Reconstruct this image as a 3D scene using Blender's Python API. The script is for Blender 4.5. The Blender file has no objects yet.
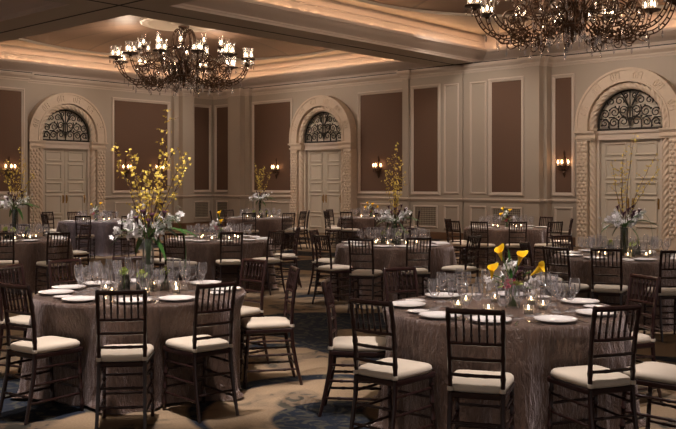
import bpy, math, random
from math import sin, cos, pi, radians, sqrt, atan2, hypot
from mathutils import Vector, Matrix

random.seed(7)
SC = bpy.context.scene
COL = SC.collection
TAU = 2 * pi

# ------------------------------------------------------------------ camera facts (eye height and room directions)
EYE = 1.62
FPX, CXP, HZP = 880.0, 338.0, 183.0
RX, RY, FX, FY = .7466, .6657, -.6656, .7463      # camera right / forward in room axes


def floor_xy(px, D):
    """ground position seen at column px, D metres in front of the eye"""
    l = (px - CXP) / FPX * D
    return (FX * D + RX * l, FY * D + RY * l)


# ------------------------------------------------------------------ materials
def mat(name):
    m = bpy.data.materials.new(name)
    m.use_nodes = True
    nt = m.node_tree
    b = nt.nodes['Principled BSDF']
    return m, nt, b


def principled(name, col, rough=.5, metal=0, noise=None, bump=None, spec=.5, sheen=0, coat=0):
    """noise=(scale, amount)   bump=(scale, strength, distance)"""
    m, nt, b = mat(name)
    b.inputs['Base Color'].default_value = (*col, 1)
    b.inputs['Roughness'].default_value = rough
    b.inputs['Metallic'].default_value = metal
    b.inputs['Specular IOR Level'].default_value = spec
    b.inputs['Sheen Weight'].default_value = sheen
    b.inputs['Coat Weight'].default_value = coat
    tc = nt.nodes.new('ShaderNodeTexCoord')
    if noise:
        n = nt.nodes.new('ShaderNodeTexNoise'); n.inputs['Scale'].default_value = noise[0]
        n.inputs['Detail'].default_value = 5
        nt.links.new(tc.outputs['Object'], n.inputs['Vector'])
        r = nt.nodes.new('ShaderNodeMix'); r.data_type = 'RGBA'
        a = noise[1]
        r.inputs['A'].default_value = (*[c * (1 - a) for c in col], 1)
        r.inputs['B'].default_value = (*[min(1, c * (1 + a)) for c in col], 1)
        nt.links.new(n.outputs['Fac'], r.inputs['Factor'])
        nt.links.new(r.outputs['Result'], b.inputs['Base Color'])
    if bump:
        n2 = nt.nodes.new('ShaderNodeTexNoise'); n2.inputs['Scale'].default_value = bump[0]
        n2.inputs['Detail'].default_value = 4
        nt.links.new(tc.outputs['Object'], n2.inputs['Vector'])
        bp = nt.nodes.new('ShaderNodeBump'); bp.inputs['Strength'].default_value = bump[1]
        bp.inputs['Distance'].default_value = bump[2]
        nt.links.new(n2.outputs['Fac'], bp.inputs['Height'])
        nt.links.new(bp.outputs['Normal'], b.inputs['Normal'])
    return m


def emission(name, col, strength):
    m, nt, b = mat(name)
    b.inputs['Base Color'].default_value = (*col, 1)
    b.inputs['Emission Color'].default_value = (*col, 1)
    b.inputs['Emission Strength'].default_value = strength
    return m


def thin_glass(name, tint=(1, 1, 1), refl=.9, floor=.05, fr=1.45, rough=.03, glint=.06):
    """cheap thin glass: see-through with a Fresnel reflection"""
    m = bpy.data.materials.new(name); m.use_nodes = True
    nt = m.node_tree; nt.nodes.clear()
    out = nt.nodes.new('ShaderNodeOutputMaterial')
    mix = nt.nodes.new('ShaderNodeMixShader')
    tr = nt.nodes.new('ShaderNodeBsdfTransparent'); tr.inputs['Color'].default_value = (*tint, 1)
    gl = nt.nodes.new('ShaderNodeBsdfGlossy'); gl.inputs['Roughness'].default_value = rough
    gl.inputs['Color'].default_value = (refl, refl, refl, 1)
    lw = nt.nodes.new('ShaderNodeFresnel'); lw.inputs['IOR'].default_value = fr
    ad = nt.nodes.new('ShaderNodeMath'); ad.operation = 'ADD'; ad.inputs[1].default_value = floor
    ad.use_clamp = True
    nt.links.new(lw.outputs[0], ad.inputs[0])
    nt.links.new(ad.outputs[0], mix.inputs[0])
    nt.links.new(tr.outputs[0], mix.inputs[1])
    nt.links.new(gl.outputs[0], mix.inputs[2])
    # pale colour mixed in, strongest at edges, standing for reflected and refracted light
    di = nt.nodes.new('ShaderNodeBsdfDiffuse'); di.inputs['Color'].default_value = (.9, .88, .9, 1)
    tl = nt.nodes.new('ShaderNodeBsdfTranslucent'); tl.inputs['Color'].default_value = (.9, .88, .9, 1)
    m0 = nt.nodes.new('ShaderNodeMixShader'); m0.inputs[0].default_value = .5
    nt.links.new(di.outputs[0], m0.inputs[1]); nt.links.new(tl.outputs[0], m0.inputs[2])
    m2 = nt.nodes.new('ShaderNodeMixShader'); m2.inputs[0].default_value = glint
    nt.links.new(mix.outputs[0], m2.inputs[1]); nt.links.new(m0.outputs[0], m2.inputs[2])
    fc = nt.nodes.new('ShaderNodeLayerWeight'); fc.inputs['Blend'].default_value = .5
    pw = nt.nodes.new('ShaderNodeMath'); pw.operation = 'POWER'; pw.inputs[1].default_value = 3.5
    mu = nt.nodes.new('ShaderNodeMath'); mu.operation = 'MULTIPLY_ADD'; mu.inputs[1].default_value = glint * 7; mu.inputs[2].default_value = glint * .35
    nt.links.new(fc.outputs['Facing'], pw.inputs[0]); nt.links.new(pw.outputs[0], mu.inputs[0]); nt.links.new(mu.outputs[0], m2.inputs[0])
    nt.links.new(m2.outputs[0], out.inputs[0])
    return m


def cloth_material(name, col):
    """crushed satin: fine slanted creases"""
    m, nt, b = mat(name)
    L = nt.links
    b.inputs['Roughness'].default_value = .36
    b.inputs['Sheen Weight'].default_value = .55
    b.inputs['Sheen Roughness'].default_value = .3
    b.inputs['Sheen Tint'].default_value = (1, .86, .88, 1)
    b.inputs['Specular IOR Level'].default_value = .5
    tc = nt.nodes.new('ShaderNodeTexCoord')
    mp = nt.nodes.new('ShaderNodeMapping'); mp.inputs['Scale'].default_value = (8, 8, 2.6)
    mp.inputs['Rotation'].default_value = (.5, .45, .2)
    n = nt.nodes.new('ShaderNodeTexNoise'); n.inputs['Scale'].default_value = 3.2
    n.inputs['Detail'].default_value = 6; n.inputs['Roughness'].default_value = .65
    n.inputs['Distortion'].default_value = 1.4
    L.new(tc.outputs['Object'], mp.inputs['Vector']); L.new(mp.outputs[0], n.inputs['Vector'])
    cr = nt.nodes.new('ShaderNodeValToRGB')
    cr.color_ramp.elements[0].position = .3; cr.color_ramp.elements[1].position = .72
    cr.color_ramp.elements[0].color = (*[c * .72 for c in col], 1)
    cr.color_ramp.elements[1].color = (*[min(1, c * 1.3) for c in col], 1)
    L.new(n.outputs['Fac'], cr.inputs[0]); L.new(cr.outputs[0], b.inputs['Base Color'])
    bp = nt.nodes.new('ShaderNodeBump'); bp.inputs['Strength'].default_value = 1
    bp.inputs['Distance'].default_value = .022
    L.new(n.outputs['Fac'], bp.inputs['Height']); L.new(bp.outputs[0], b.inputs['Normal'])
    return m


def carpet_material():
    m, nt, b = mat('carpet')
    L = nt.links; N = nt.nodes
    b.inputs['Roughness'].default_value = .95
    b.inputs['Specular IOR Level'].default_value = .1
    tc = N.new('ShaderNodeTexCoord')

    def math_(op, a, c=None, clamp=False):
        x = N.new('ShaderNodeMath'); x.operation = op; x.use_clamp = clamp
        for i, v in enumerate((a, c)):
            if v is None: continue
            if isinstance(v, (int, float)): x.inputs[i].default_value = v
            else: L.new(v, x.inputs[i])
        return x.outputs[0]

    def vmath(op, a, c=None, out=0):
        x = N.new('ShaderNodeVectorMath'); x.operation = op
        for i, v in enumerate((a, c)):
            if v is None: continue
            if isinstance(v, tuple): x.inputs[i].default_value = v
            else: L.new(v, x.inputs[i])
        return x.outputs[out]
    P = tc.outputs['Object']

    def cres(center, r1, off, r2, soft=.04):
        """inside circle 1 and outside circle 2"""
        d1 = vmath('DISTANCE', P, center, 1)
        c2 = (center[0] + off[0], center[1] + off[1], 0)
        d2 = vmath('DISTANCE', P, c2, 1)
        a = math_('MULTIPLY', math_('SUBTRACT', r1, d1), 1 / soft, True)
        c = math_('MULTIPLY', math_('SUBTRACT', d2, r2), 1 / soft, True)
        return math_('MULTIPLY', a, c)
    mask = None
    def add(x):
        nonlocal mask
        mask = x if mask is None else math_('MAXIMUM', mask, x)
    # the large crescents of the carpet
    rnd = random.Random(11)
    crs = []
    def C(l, D, r1, dl, dD, r2):
        # centre given as metres right / ahead of the viewpoint, second circle shifted by (dl, dD)
        crs.append((FX * D + RX * l, FY * D + RY * l, r1, RX * dl + FX * dD, RY * dl + FY * dD, r2))
    C(0, 6.38, 1.10, .10, -.13, 1.02)
    C(.04, 6.05, .52, .55, .2, .38)
    C(-2.3, 6.75, .85, .9, -.9, .5)
    C(-.25, 10.1, .95, .5, -.9, .55)
    C(-.6, 8.0, .9, .1, -.2, .85)
    C(.1, 12.0, 1.0, -.3, -.4, .9)
    C(1.9, 8.2, .8, .3, .3, .6)
    C(3.6, 8.6, .9, -.3, .4, .8)
    for i in range(-5, 1):
        for j in range(0, 7):
            cx = i * 4.2 + rnd.uniform(-1.1, 1.1) - 2; cy = 8.4 + j * 2.3 + rnd.uniform(-.7, .7)
            r = rnd.uniform(1.0, 1.9)
            if rnd.random() < .9:
                crs.append((cx, cy, r, *[r * rnd.uniform(-.5, .5) for _ in range(2)], r * rnd.uniform(.7, .95)))
    for (x, y, r1, ox, oy, r2) in crs:
        add(cres((x, y, 0), r1, (ox, oy), r2))
    # mottled leaf shapes inside and between the crescents
    mp = N.new('ShaderNodeMapping'); mp.inputs['Scale'].default_value = (1, 1, 1)
    L.new(P, mp.inputs['Vector'])
    n1 = N.new('ShaderNodeTexNoise'); n1.inputs['Scale'].default_value = 1.1; n1.inputs['Detail'].default_value = 2
    n1.inputs['Distortion'].default_value = 1.5
    L.new(mp.outputs[0], n1.inputs['Vector'])
    n2 = N.new('ShaderNodeTexNoise'); n2.inputs['Scale'].default_value = 5.5; n2.inputs['Detail'].default_value = 3
    n2.inputs['Distortion'].default_value = 2.0
    L.new(mp.outputs[0], n2.inputs['Vector'])
    patch = math_('MULTIPLY', math_('SUBTRACT', n1.outputs['Fac'], .51), 14, True)
    leaf = math_('MULTIPLY', math_('SUBTRACT', n2.outputs['Fac'], .50), 9, True)
    patchleaf = math_('MULTIPLY', patch, math_('ADD', math_('MULTIPLY', leaf, .6), .35))
    total = math_('MAXIMUM', mask, patchleaf)
    fine = N.new('ShaderNodeTexNoise'); fine.inputs['Scale'].default_value = 60; fine.inputs['Detail'].default_value = 3
    L.new(P, fine.inputs['Vector'])

    def mixc(f, a, c):
        x = N.new('ShaderNodeMix'); x.data_type = 'RGBA'
        L.new(f, x.inputs['Factor'])
        for k, v in (('A', a), ('B', c)):
            if isinstance(v, tuple): x.inputs[k].default_value = (*v, 1)
            else: L.new(v, x.inputs[k])
        return x.outputs['Result']
    tan = mixc(fine.outputs['Fac'], (.24, .172, .11), (.37, .27, .175))
    navy = mixc(leaf, (.022, .028, .042), (.075, .072, .060))
    L.new(mixc(total, tan, navy), b.inputs['Base Color'])
    bp = N.new('ShaderNodeBump'); bp.inputs['Strength'].default_value = .4; bp.inputs['Distance'].default_value = .01
    L.new(fine.outputs['Fac'], bp.inputs['Height']); L.new(bp.outputs[0], b.inputs['Normal'])
    return m


def lattice_material():
    m, nt, b = mat('vent_lattice')
    tc = nt.nodes.new('ShaderNodeTexCoord')
    mp = nt.nodes.new('ShaderNodeMapping'); mp.inputs['Scale'].default_value = (24, 24, 24)
    mp.inputs['Rotation'].default_value = (0, radians(45), 0)
    ch = nt.nodes.new('ShaderNodeTexChecker'); ch.inputs['Scale'].default_value = 1
    ch.inputs['Color1'].default_value = (.13, .105, .08, 1); ch.inputs['Color2'].default_value = (.36, .31, .25, 1)
    nt.links.new(tc.outputs['Object'], mp.inputs['Vector']); nt.links.new(mp.outputs[0], ch.inputs['Vector'])
    nt.links.new(ch.outputs[0], b.inputs['Base Color'])
    b.inputs['Roughness'].default_value = .6
    return m


def dome_material():
    m, nt, b = mat('dome_wood')
    tc = nt.nodes.new('ShaderNodeTexCoord')
    gr = nt.nodes.new('ShaderNodeTexGradient'); gr.gradient_type = 'RADIAL'
    w = nt.nodes.new('ShaderNodeMath'); w.operation = 'MULTIPLY'; w.inputs[1].default_value = 22
    fr = nt.nodes.new('ShaderNodeMath'); fr.operation = 'FRACT'
    nt.links.new(tc.outputs['Object'], gr.inputs['Vector'])
    nt.links.new(gr.outputs['Fac'], w.inputs[0]); nt.links.new(w.outputs[0], fr.inputs[0])
    cr = nt.nodes.new('ShaderNodeValToRGB')
    e = cr.color_ramp.elements
    e[0].position = 0; e[0].color = (.165, .105, .075, 1)
    e[1].position = 1; e[1].color = (.205, .130, .090, 1)
    e2 = cr.color_ramp.elements.new(.04); e2.color = (.12, .075, .052, 1)
    e3 = cr.color_ramp.elements.new(.09); e3.color = (.18, .115, .080, 1)
    nt.links.new(fr.outputs[0], cr.inputs[0]); nt.links.new(cr.outputs[0], b.inputs['Base Color'])
    b.inputs['Roughness'].default_value = .55
    return m


M = dict(
    wall=principled('wall_paint', (.47, .405, .34), .5, noise=(1.5, .04)),
    trim=principled('trim_paint', (.66, .57, .50), .42),
    stone=principled('cast_stone', (.70, .58, .47), .6, noise=(9, .12), bump=(30, .3, .01)),
    fabric=principled('wall_fabric', (.150, .086, .058), .75, noise=(60, .08)),
    ceil=principled('ceiling_paint', (.50, .44, .37), .55),
    cornice=principled('cornice_paint', (.66, .56, .50), .5),
    dome=dome_material(),
    medal=principled('medallion_plaster', (.62, .52, .42), .5),
    door=principled('door_paint', (.62, .56, .48), .4),
    base=principled('base_wood', (.16, .085, .045), .5, noise=(6, .15)),
    track=principled('dark_track', (.012, .010, .010), .6),
    carpet=carpet_material(),
    vent=lattice_material(),
    fan=principled('fanlight_back', (.80, .73, .63), .5),
    iron=principled('wrought_iron', (.045, .040, .034), .45, .6),
    bronze=principled('aged_bronze', (.075, .042, .026), .42, .75, noise=(40, .4)),
    brass=principled('brass', (.45, .27, .09), .3, 1),
    wood=principled('mahogany', (.026, .009, .008), .30, noise=(25, .3), coat=.15),
    cushion=principled('ivory_cushion', (.70, .61, .50), .7, bump=(14, .25, .01), sheen=.2),
    cloth=cloth_material('taupe_crushed_satin', (.112, .068, .050)),
    cloth2=cloth_material('lilac_crushed_satin', (.125, .100, .112)),
    china=principled('white_china', (.80, .77, .76), .18, coat=.5),
    napkin=principled('white_napkin', (.78, .74, .72), .8),
    steel=principled('cutlery_steel', (.6, .58, .56), .22, 1),
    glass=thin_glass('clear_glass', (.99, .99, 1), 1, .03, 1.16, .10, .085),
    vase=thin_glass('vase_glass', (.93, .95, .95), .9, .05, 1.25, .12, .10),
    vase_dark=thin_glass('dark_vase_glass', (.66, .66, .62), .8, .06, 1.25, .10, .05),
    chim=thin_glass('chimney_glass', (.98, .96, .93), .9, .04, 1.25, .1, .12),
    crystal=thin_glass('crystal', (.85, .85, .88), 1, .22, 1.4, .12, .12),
    wax=principled('candle_wax', (.75, .68, .55), .6),
    bulb=emission('lit_bulb', (1, .76, .50), 14),
    sbulb=emission('lit_sconce_bulb', (1, .54, .25), 20),
    flame=emission('candle_flame', (1, .60, .30), 26),
    cove=emission('cove_lamp', (1, .61, .33), 36),
    cove_soft=emission('cove_strip', (1, .61, .33), 6.5),
    yellow=principled('forsythia_yellow', (.80, .60, .10), .6),
    calla=principled('calla_yellow', (.95, .62, .02), .45),
    white=principled('orchid_white', (.95, .92, .93), .6),
    plum=principled('calla_plum', (.060, .012, .032), .4),
    pink=principled('berry_pink', (.45, .04, .09), .5),
    lime=principled('orchid_lime', (.42, .52, .14), .55),
    leaf=principled('leaf_green', (.035, .12, .022), .4),
    stem=principled('twig_brown', (.12, .065, .045), .7),
    gstem=principled('stem_green', (.10, .20, .05), .6),
)


# ------------------------------------------------------------------ mesh builder
class MB:
    def __init__(s): s.v = []; s.f = []; s.smooth = False

    def quad(s, a, b, c, d):
        n = len(s.v); s.v += [a, b, c, d]; s.f.append((n, n + 1, n + 2, n + 3))

    def box(s, x0, x1, y0, y1, z0, z1):
        n = len(s.v)
        s.v += [(x0, y0, z0), (x1, y0, z0), (x1, y1, z0), (x0, y1, z0), (x0, y0, z1), (x1, y0, z1), (x1, y1, z1), (x0, y1, z1)]
        for f in ((0, 3, 2, 1), (4, 5, 6, 7), (0, 1, 5, 4), (1, 2, 6, 5), (2, 3, 7, 6), (3, 0, 4, 7)):
            s.f.append(tuple(n + i for i in f))
        return s

    def loops(s, rings, closed=True, cap=True):
        n = len(s.v); k = len(rings[0])
        for r in rings: s.v += [tuple(p) for p in r]
        for i in range(len(rings) - 1):
            for j in range(k if closed else k - 1):
                a = n + i * k + j; b = n + i * k + (j + 1) % k
                s.f.append((a, b, b + k, a + k))
        if cap and closed:
            s.f.append(tuple(n + j for j in reversed(range(k))))
            s.f.append(tuple(n + (len(rings) - 1) * k + j for j in range(k)))
        return s

    def lathe(s, prof, seg=16, c=(0, 0, 0), cap=True):
        s.loops([[(c[0] + r * cos(TAU * j / seg), c[1] + r * sin(TAU * j / seg), c[2] + z) for j in range(seg)] for r, z in prof], cap=cap)
        return s

    def tube(s, pts, rad, seg=8, twist=None, flat=1.0):
        pts = [Vector(p) for p in pts]; rings = []
        up = None
        for i, p in enumerate(pts):
            t = (pts[min(i + 1, len(pts) - 1)] - pts[max(i - 1, 0)])
            if t.length < 1e-9: t = Vector((0, 0, 1))
            t.normalize()
            if up is None:
                up = Vector((0, 0, 1)) if abs(t.z) < .9 else Vector((0, 1, 0))
            x = t.cross(up)
            if x.length < 1e-6: x = t.cross(Vector((1, 0, 0)))
            x.normalize(); y = x.cross(t).normalized(); up = y
            r = rad[i] if isinstance(rad, (list, tuple)) else rad
            ring = []
            for j in range(seg):
                a = TAU * j / seg
                rr = r
                if twist: rr = r * (1 - 1.5 * twist[1] + 1.8 * twist[1] * abs(cos(.5 * twist[0] * a + .5 * twist[2] * i)) ** .6)
                ring.append(p + x * cos(a) * rr + y * sin(a) * rr * flat)
            rings.append(ring)
        s.loops(rings); return s

    def ball(s, c, r, seg=8, rz=None, n=5):
        rz = rz or r
        return s.lathe([(max(r * sin(pi * i / n), r * .02), -rz * cos(pi * i / n)) for i in range(n + 1)], seg, c)

    def build(s, name, m, parent=None, smooth=True, loc=(0, 0, 0), angle=35):
        me = bpy.data.meshes.new(name)
        me.from_pydata([tuple(p) for p in s.v], [], s.f)
        me.materials.append(m)
        if smooth:
            me.polygons.foreach_set('use_smooth', [True] * len(me.polygons))
            try: me.set_sharp_from_angle(angle=radians(angle))
            except Exception: pass
        me.update()
        o = bpy.data.objects.new(name, me); COL.objects.link(o)
        o.location = loc
        if parent: o.parent = parent
        return o


def tag(o, label=None, cat=None, group=None, kind=None):
    if label: o['label'] = label
    if cat: o['category'] = cat
    if group: o['group'] = group
    if kind: o['kind'] = kind
    return o


def empty(name, loc=(0, 0, 0), rz=0, label=None, cat=None, group=None, kind=None):
    o = bpy.data.objects.new(name, None); COL.objects.link(o)
    o.empty_display_size = .1
    o.location = loc; o.rotation_euler = (0, 0, rz)
    return tag(o, label, cat, group, kind)


KIDS = {}


def index_children():
    KIDS.clear()
    for o in COL.objects:
        if o.parent: KIDS.setdefault(o.parent.name, []).append(o)


def copy_tree(o, parent=None):
    c = o.copy(); COL.objects.link(c); c.parent = parent
    for ch in KIDS.get(o.name, []): copy_tree(ch, c)
    return c


# ------------------------------------------------------------------ room: levels and planes
WY, WX = 21.2, -25.1          # back wall plane, left wall plane
ZS = 4.97                     # soffit height
XE, YE = 9.5, -6.5            # how far the built room runs to the right and behind the eye

fl = MB(); fl.quad((WX - .3, YE, 0), (XE, YE, 0), (XE, WY + .3, 0), (WX - .3, WY + .3, 0))
tag(fl.build('floor', M['carpet'], smooth=False), kind='structure')

# coffers: opening rectangles at the lower lip
COFFERS = [(-24.75, -15.1, 10.65, 20.85), (-13.1, -2.8, 10.65, 20.85), (-1.1, 9.2, 10.65, 20.85),
           (-24.75, -15.1, -6.2, 8.6), (-13.1, -2.8, -6.2, 8.6), (-1.1, 9.2, -6.2, 8.6)]
so = MB()
xs = [WX - .3, -25.1, -14.79, -13.45, -2.45, -1.45, 9.5]
ys = [YE, 8.96, 10.3, WY, WY + .3]
xh = [(-25.1, -14.79), (-13.45, -2.45), (-1.45, 9.5)]
yh = [(YE, 8.96), (10.3, WY)]
for i in range(len(xs) - 1):
    for j in range(len(ys) - 1):
        if (xs[i], xs[i + 1]) in xh and (ys[j], ys[j + 1]) in yh: continue
        so.box(xs[i], xs[i + 1], ys[j], ys[j + 1], ZS, ZS + .12)
ceiling = tag(so.build('ceiling', M['ceil'], smooth=False), kind='structure')

# lip profile: offset outwards from the opening, height
LIP = [(.37, -.004), (.345, -.004), (.345, .045), (.325, .05), (.32, .085), (.28, .115), (.20, .15), (.12, .20), (.07, .25), (.03, .262), (0, .27), (0, .34),
       (.03, .34), (.035, .25), (.20, .25), (.20, .555), (.175, .56), (.175, .595), (.20, .60), (.205, .545), (.30, .545), (.32, .74), (.40, .82)]
ZC = ZS + .82


def rect_ring(x0, x1, y0, y1, off, z):
    return [(x0 - off, y0 - off, z), (x1 + off, y0 - off, z), (x1 + off, y1 + off, z), (x0 - off, y1 + off, z)]


domes = []
for k, (x0, x1, y0, y1) in enumerate(COFFERS):
    mb = MB(); mb.loops([rect_ring(x0, x1, y0, y1, o, ZS + z) for o, z in LIP], cap=False)
    mb.build('coffer_cornice', M['cornice'], ceiling, angle=25)
    # flat spandrel with an oval hole, oval dome above it
    cx, cy = (x0 + x1) / 2, (y0 + y1) / 2
    hx, hy = (x1 - x0) / 2 + .40, (y1 - y0) / 2 + .40
    a, b = hx - .42, hy - .42
    n = 96; R1 = []; R2 = []; R0 = []
    for i in range(n):
        t = TAU * i / n + pi / 4
        c_, s_ = cos(t), sin(t)
        sc = 1 / max(abs(c_), abs(s_))
        R0.append((cx + hx * c_ * sc, cy + hy * s_ * sc, ZC))
        R1.append((cx + a * c_, cy + b * s_, ZC))
        R2.append((cx + a * c_, cy + b * s_, ZC + .07))
    MB().loops([R0, R1, R2], cap=False).build('coffer_spandrel', M['ceil'], ceiling)
    rings = []
    for (f, dz) in ((.985, .08), (.9, .16), (.75, .25), (.55, .33), (.35, .375), (.2, .39), (.02, .395)):
        rings.append([(a * f * cos(TAU * i / n), b * f * sin(TAU * i / n), dz) for i in range(n)])
    rings.insert(0, [(a * cos(TAU * i / n), b * sin(TAU * i / n), .07) for i in range(n)])
    MB().loops(rings, cap=False).build('coffer_dome', M['dome'], ceiling, loc=(cx, cy, ZC))
    me = MB()
    zt = .395
    me.lathe([(1.22, zt), (1.22, zt - .05), (1.16, zt - .075), (1.12, zt - .05), (1.05, zt - .045), (1.0, zt - .06), (.96, zt - .04), (.35, zt - .03), (.30, zt - .07), (.2, zt - .09), (.05, zt - .1)], 48, (cx, cy, ZC), cap=False)
    me.build('ceiling_medallion', M['medal'], ceiling)

# lamps lying in the cove troughs (warm bulbs on a strip behind each lip)
for k, (x0, x1, y0, y1) in enumerate(COFFERS[:5]):
    for side in range(4):
        for lev, (off, dz, step) in enumerate(((.07, .312, .40), (.25, .548, .25))):
            mb = MB()
            if side in (0, 1):
                y = (y0 - off) if side == 0 else (y1 + off)
                L_ = x1 - x0; m_ = int(L_ / step)
                for i in range(m_):
                    x = x0 + (i + .5) * L_ / m_ + random.uniform(-.05, .05)
                    mb.box(x - (.045, .1)[lev], x + (.045, .1)[lev], y - .012, y + .012, ZS + dz, ZS + dz + .025)
            else:
                x = (x0 - off) if side == 2 else (x1 + off)
                L_ = y1 - y0; m_ = int(L_ / step)
                for i in range(m_):
                    y = y0 + (i + .5) * L_ / m_ + random.uniform(-.05, .05)
                    mb.box(x - .012, x + .012, y - (.045, .1)[lev], y + (.045, .1)[lev], ZS + dz, ZS + dz + .025)
            mb.build('cove_lamps', M[('cove', 'cove_soft')[lev]], ceiling, smooth=False)

# folding-wall tracks: dark slots along the beams and the wall tops
tr = MB()
tr.box(-14.135, -14.095, YE, WY - .36, ZS - .008, ZS + .01)
tr.box(WX + .36, XE, 9.61, 9.65, ZS - .008, ZS + .01)
tr.box(-1.98, -1.94, YE, WY - .36, ZS - .008, ZS + .01)
tag(tr.build('trim_1', M['track'], smooth=False), kind='structure')


# ------------------------------------------------------------------ walls.  local frame: x along the wall, -y into the room
def frame_ring(u0, u1, z0, z1, y, prof):
    """prof = (inset from the outer edge, height above plane)"""
    return [[(u0 + i, y - h, z0 + i), (u1 - i, y - h, z0 + i), (u1 - i, y - h, z1 - i), (u0 + i, y - h, z1 - i)] for i, h in prof]


FRP = [(0, 0), (0, .035), (.02, .05), (.045, .05), (.06, .03), (.09, .022), (.10, .004)]
FRS = [(0, 0), (0, .02), (.015, .035), (.04, .035), (.055, .012), (.06, 0)]


def framed(parent, u0, u1, z0, z1, y, fill=None, big=True, fname='fabric_panel'):
    e = .10 if big else .06
    mb = MB(); mb.loops(frame_ring(u0 - e, u1 + e, z0 - e, z1 + e, y, FRP if big else FRS), cap=False)
    mb.build('panel_moulding', M['trim'], parent, angle=20)
    if fill:
        MB().box(u0, u1, y - .006, y, z0, z1).build(fname, fill, parent, smooth=False)


def run_moulding(mb, path, prof):
    """path: list of (u, y) along the wall face; prof: (projection, z)"""
    n = len(path); rings = []
    for i, (u, y) in enumerate(path):
        # mitre direction for axis-aligned turns
        dx = dy = 0
        if i > 0:
            a = Vector((u - path[i - 1][0], y - path[i - 1][1])).normalized(); dx += a.y; dy += -a.x
            na = (a.y, -a.x)
        if i < n - 1:
            b = Vector((path[i + 1][0] - u, path[i + 1][1] - y)).normalized()
            nb = (b.y, -b.x)
            if i > 0:
                if abs(na[0] - nb[0]) + abs(na[1] - nb[1]) > .1: d = (na[0] + nb[0], na[1] + nb[1])
                else: d = na
            else: d = nb
        else: d = na
        rings.append([(u + d[0] * p, y + d[1] * p, z) for p, z in prof])
    mb.loops(rings, closed=False, cap=False)


CROWN = [(0, 4.70), (.02, 4.70), (.025, 4.74), (.045, 4.76), (.05, 4.80), (.09, 4.83), (.12, 4.87), (.125, 4.90), (.14, 4.905), (.14, 4.94), (0, 4.94)]
DADO = [(0, 1.09), (.015, 1.09), (.03, 1.115), (.045, 1.13), (.055, 1.15), (.055, 1.17), (.03, 1.185), (0, 1.19)]
BASE = [(0, .21), (.02, .20), (.03, .17), (.03, 0), (0, 0)]
SLOT = [(0, 4.938), (.10, 4.938), (.10, 4.972), (0, 4.972)]


def make_wall(name, loc, rz, u0, u1, blocks, path, panels, raised, lows, vents, doors):
    mb = MB(); mb.box(u0, u1, 0, .3, 0, 6.2)
    for (a, b, d) in blocks: mb.box(a, b, -d, 0, 0, ZS)
    w = mb.build(name, M['wall'], smooth=False); w.location = loc; w.rotation_euler = (0, 0, rz)
    tag(w, kind='structure')
    for pr, nm, m in ((CROWN, 'crown_moulding', 'trim'), (SLOT, 'track_slot', 'track')):
        q = MB(); run_moulding(q, path, pr); q.build(nm, M[m], w, angle=25)
    # dado rail and base are broken by the doors
    def cut(path):
        segs = [path]
        for dc in doors:
            out = []
            for sg in segs:
                for i in range(len(sg) - 1):
                    if sg[i][0] < dc - 1.3 and sg[i + 1][0] > dc + 1.3:
                        out.append(sg[:i + 1] + [(dc - 1.32, sg[i][1])]); out.append([(dc + 1.32, sg[i][1])] + sg[i + 1:]); break
                else: out.append(sg)
            segs = out
        return segs
    for sg in cut(path):
        q = MB(); run_moulding(q, sg, DADO); q.build('dado_rail', M['trim'], w, angle=25)
        q = MB(); run_moulding(q, sg, BASE); q.build('base_moulding', M['base'], w, angle=25)
    for (a, b, y) in panels: framed(w, a, b, 1.37, 4.38, y, M['fabric'])
    for (a, b, y) in raised: framed(w, a, b, 1.37, 4.38, y, None, False)
    for (a, b, y) in lows: framed(w, a, b, .36, .93, y, None, False)
    for (a, b, y) in vents: framed(w, a, b, .38, .91, y, M['vent'], False, 'vent_grille')
    return w


P = -.35
back_path = [(-25.1, 0), (-24.10, 0), (-24.10, -.15), (-23.80, -.15), (-23.80, -.38), (-23.20, -.38), (-23.20, -.15), (-22.98, -.15), (-22.98, 0),
             (-15.98, 0), (-15.98, P - .06), (-15.76, P - .06), (-15.76, P), (-13.90, P), (-13.90, P + .05), (-13.84, P + .05), (-13.84, P),
             (-11.86, P), (-11.86, P - .12), (-11.42, P - .12), (-11.42, P + .1), (-11.32, P + .1), (-11.32, 0), (9.5, 0)]
wall_back = make_wall('wall_back', (0, WY, 0), 0, -25.4, 9.5,
    [(-24.10, -22.98, .15), (-23.80, -23.20, .38), (-15.98, -15.76, .41), (-15.76, -13.90, .35), (-13.90, -13.84, .30), (-13.84, -11.86, .35), (-11.86, -11.42, .47), (-11.42, -11.32, .25)],
    back_path,
    [(-24.88, -24.24, 0), (-22.86, -21.06, 0), (-17.95, -16.12, 0), (-15.6, -14.74, P), (-12.93, -12.02, P), (-11.2, -10.74, 0), (-7.7, -5.9, 0), (-4.2, -2.4, 0)],
    [(-14.46, -14.07, P), (-13.58, -13.16, P)],
    [(-22.8, -21.12, 0), (-17.9, -16.2, 0), (-14.46, -14.07, P), (-13.58, -13.16, P), (-11.17, -10.76, 0), (-7.7, -5.9, 0)],
    [(-24.85, -24.28, 0), (-15.55, -14.8, P), (-12.9, -12.05, P)], [-19.42, -9.11])
left_path = [(-6.5, -.3), (13.66, -.3), (13.66, 0), (19.30, 0), (19.30, -.15), (19.50, -.15), (19.50, -.38), (20.0, -.38), (20.0, -.15), (20.16, -.15), (20.16, 0), (21.2, 0)]
wall_left = make_wall('wall_left', (WX, 0, 0), radians(90), -6.5, 21.5,
    [(-6.5, 13.66, .3), (19.30, 20.16, .15), (19.50, 20.0, .38)], left_path,
    [(11.7, 13.45, -.3), (16.93, 19.12, 0), (20.32, 21.0, 0), (8.7, 10.6, -.3)], [],
    [(11.75, 13.4, -.3), (17.0, 19.05, 0)], [(20.36, 20.96, 0)], [15.05])


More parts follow.
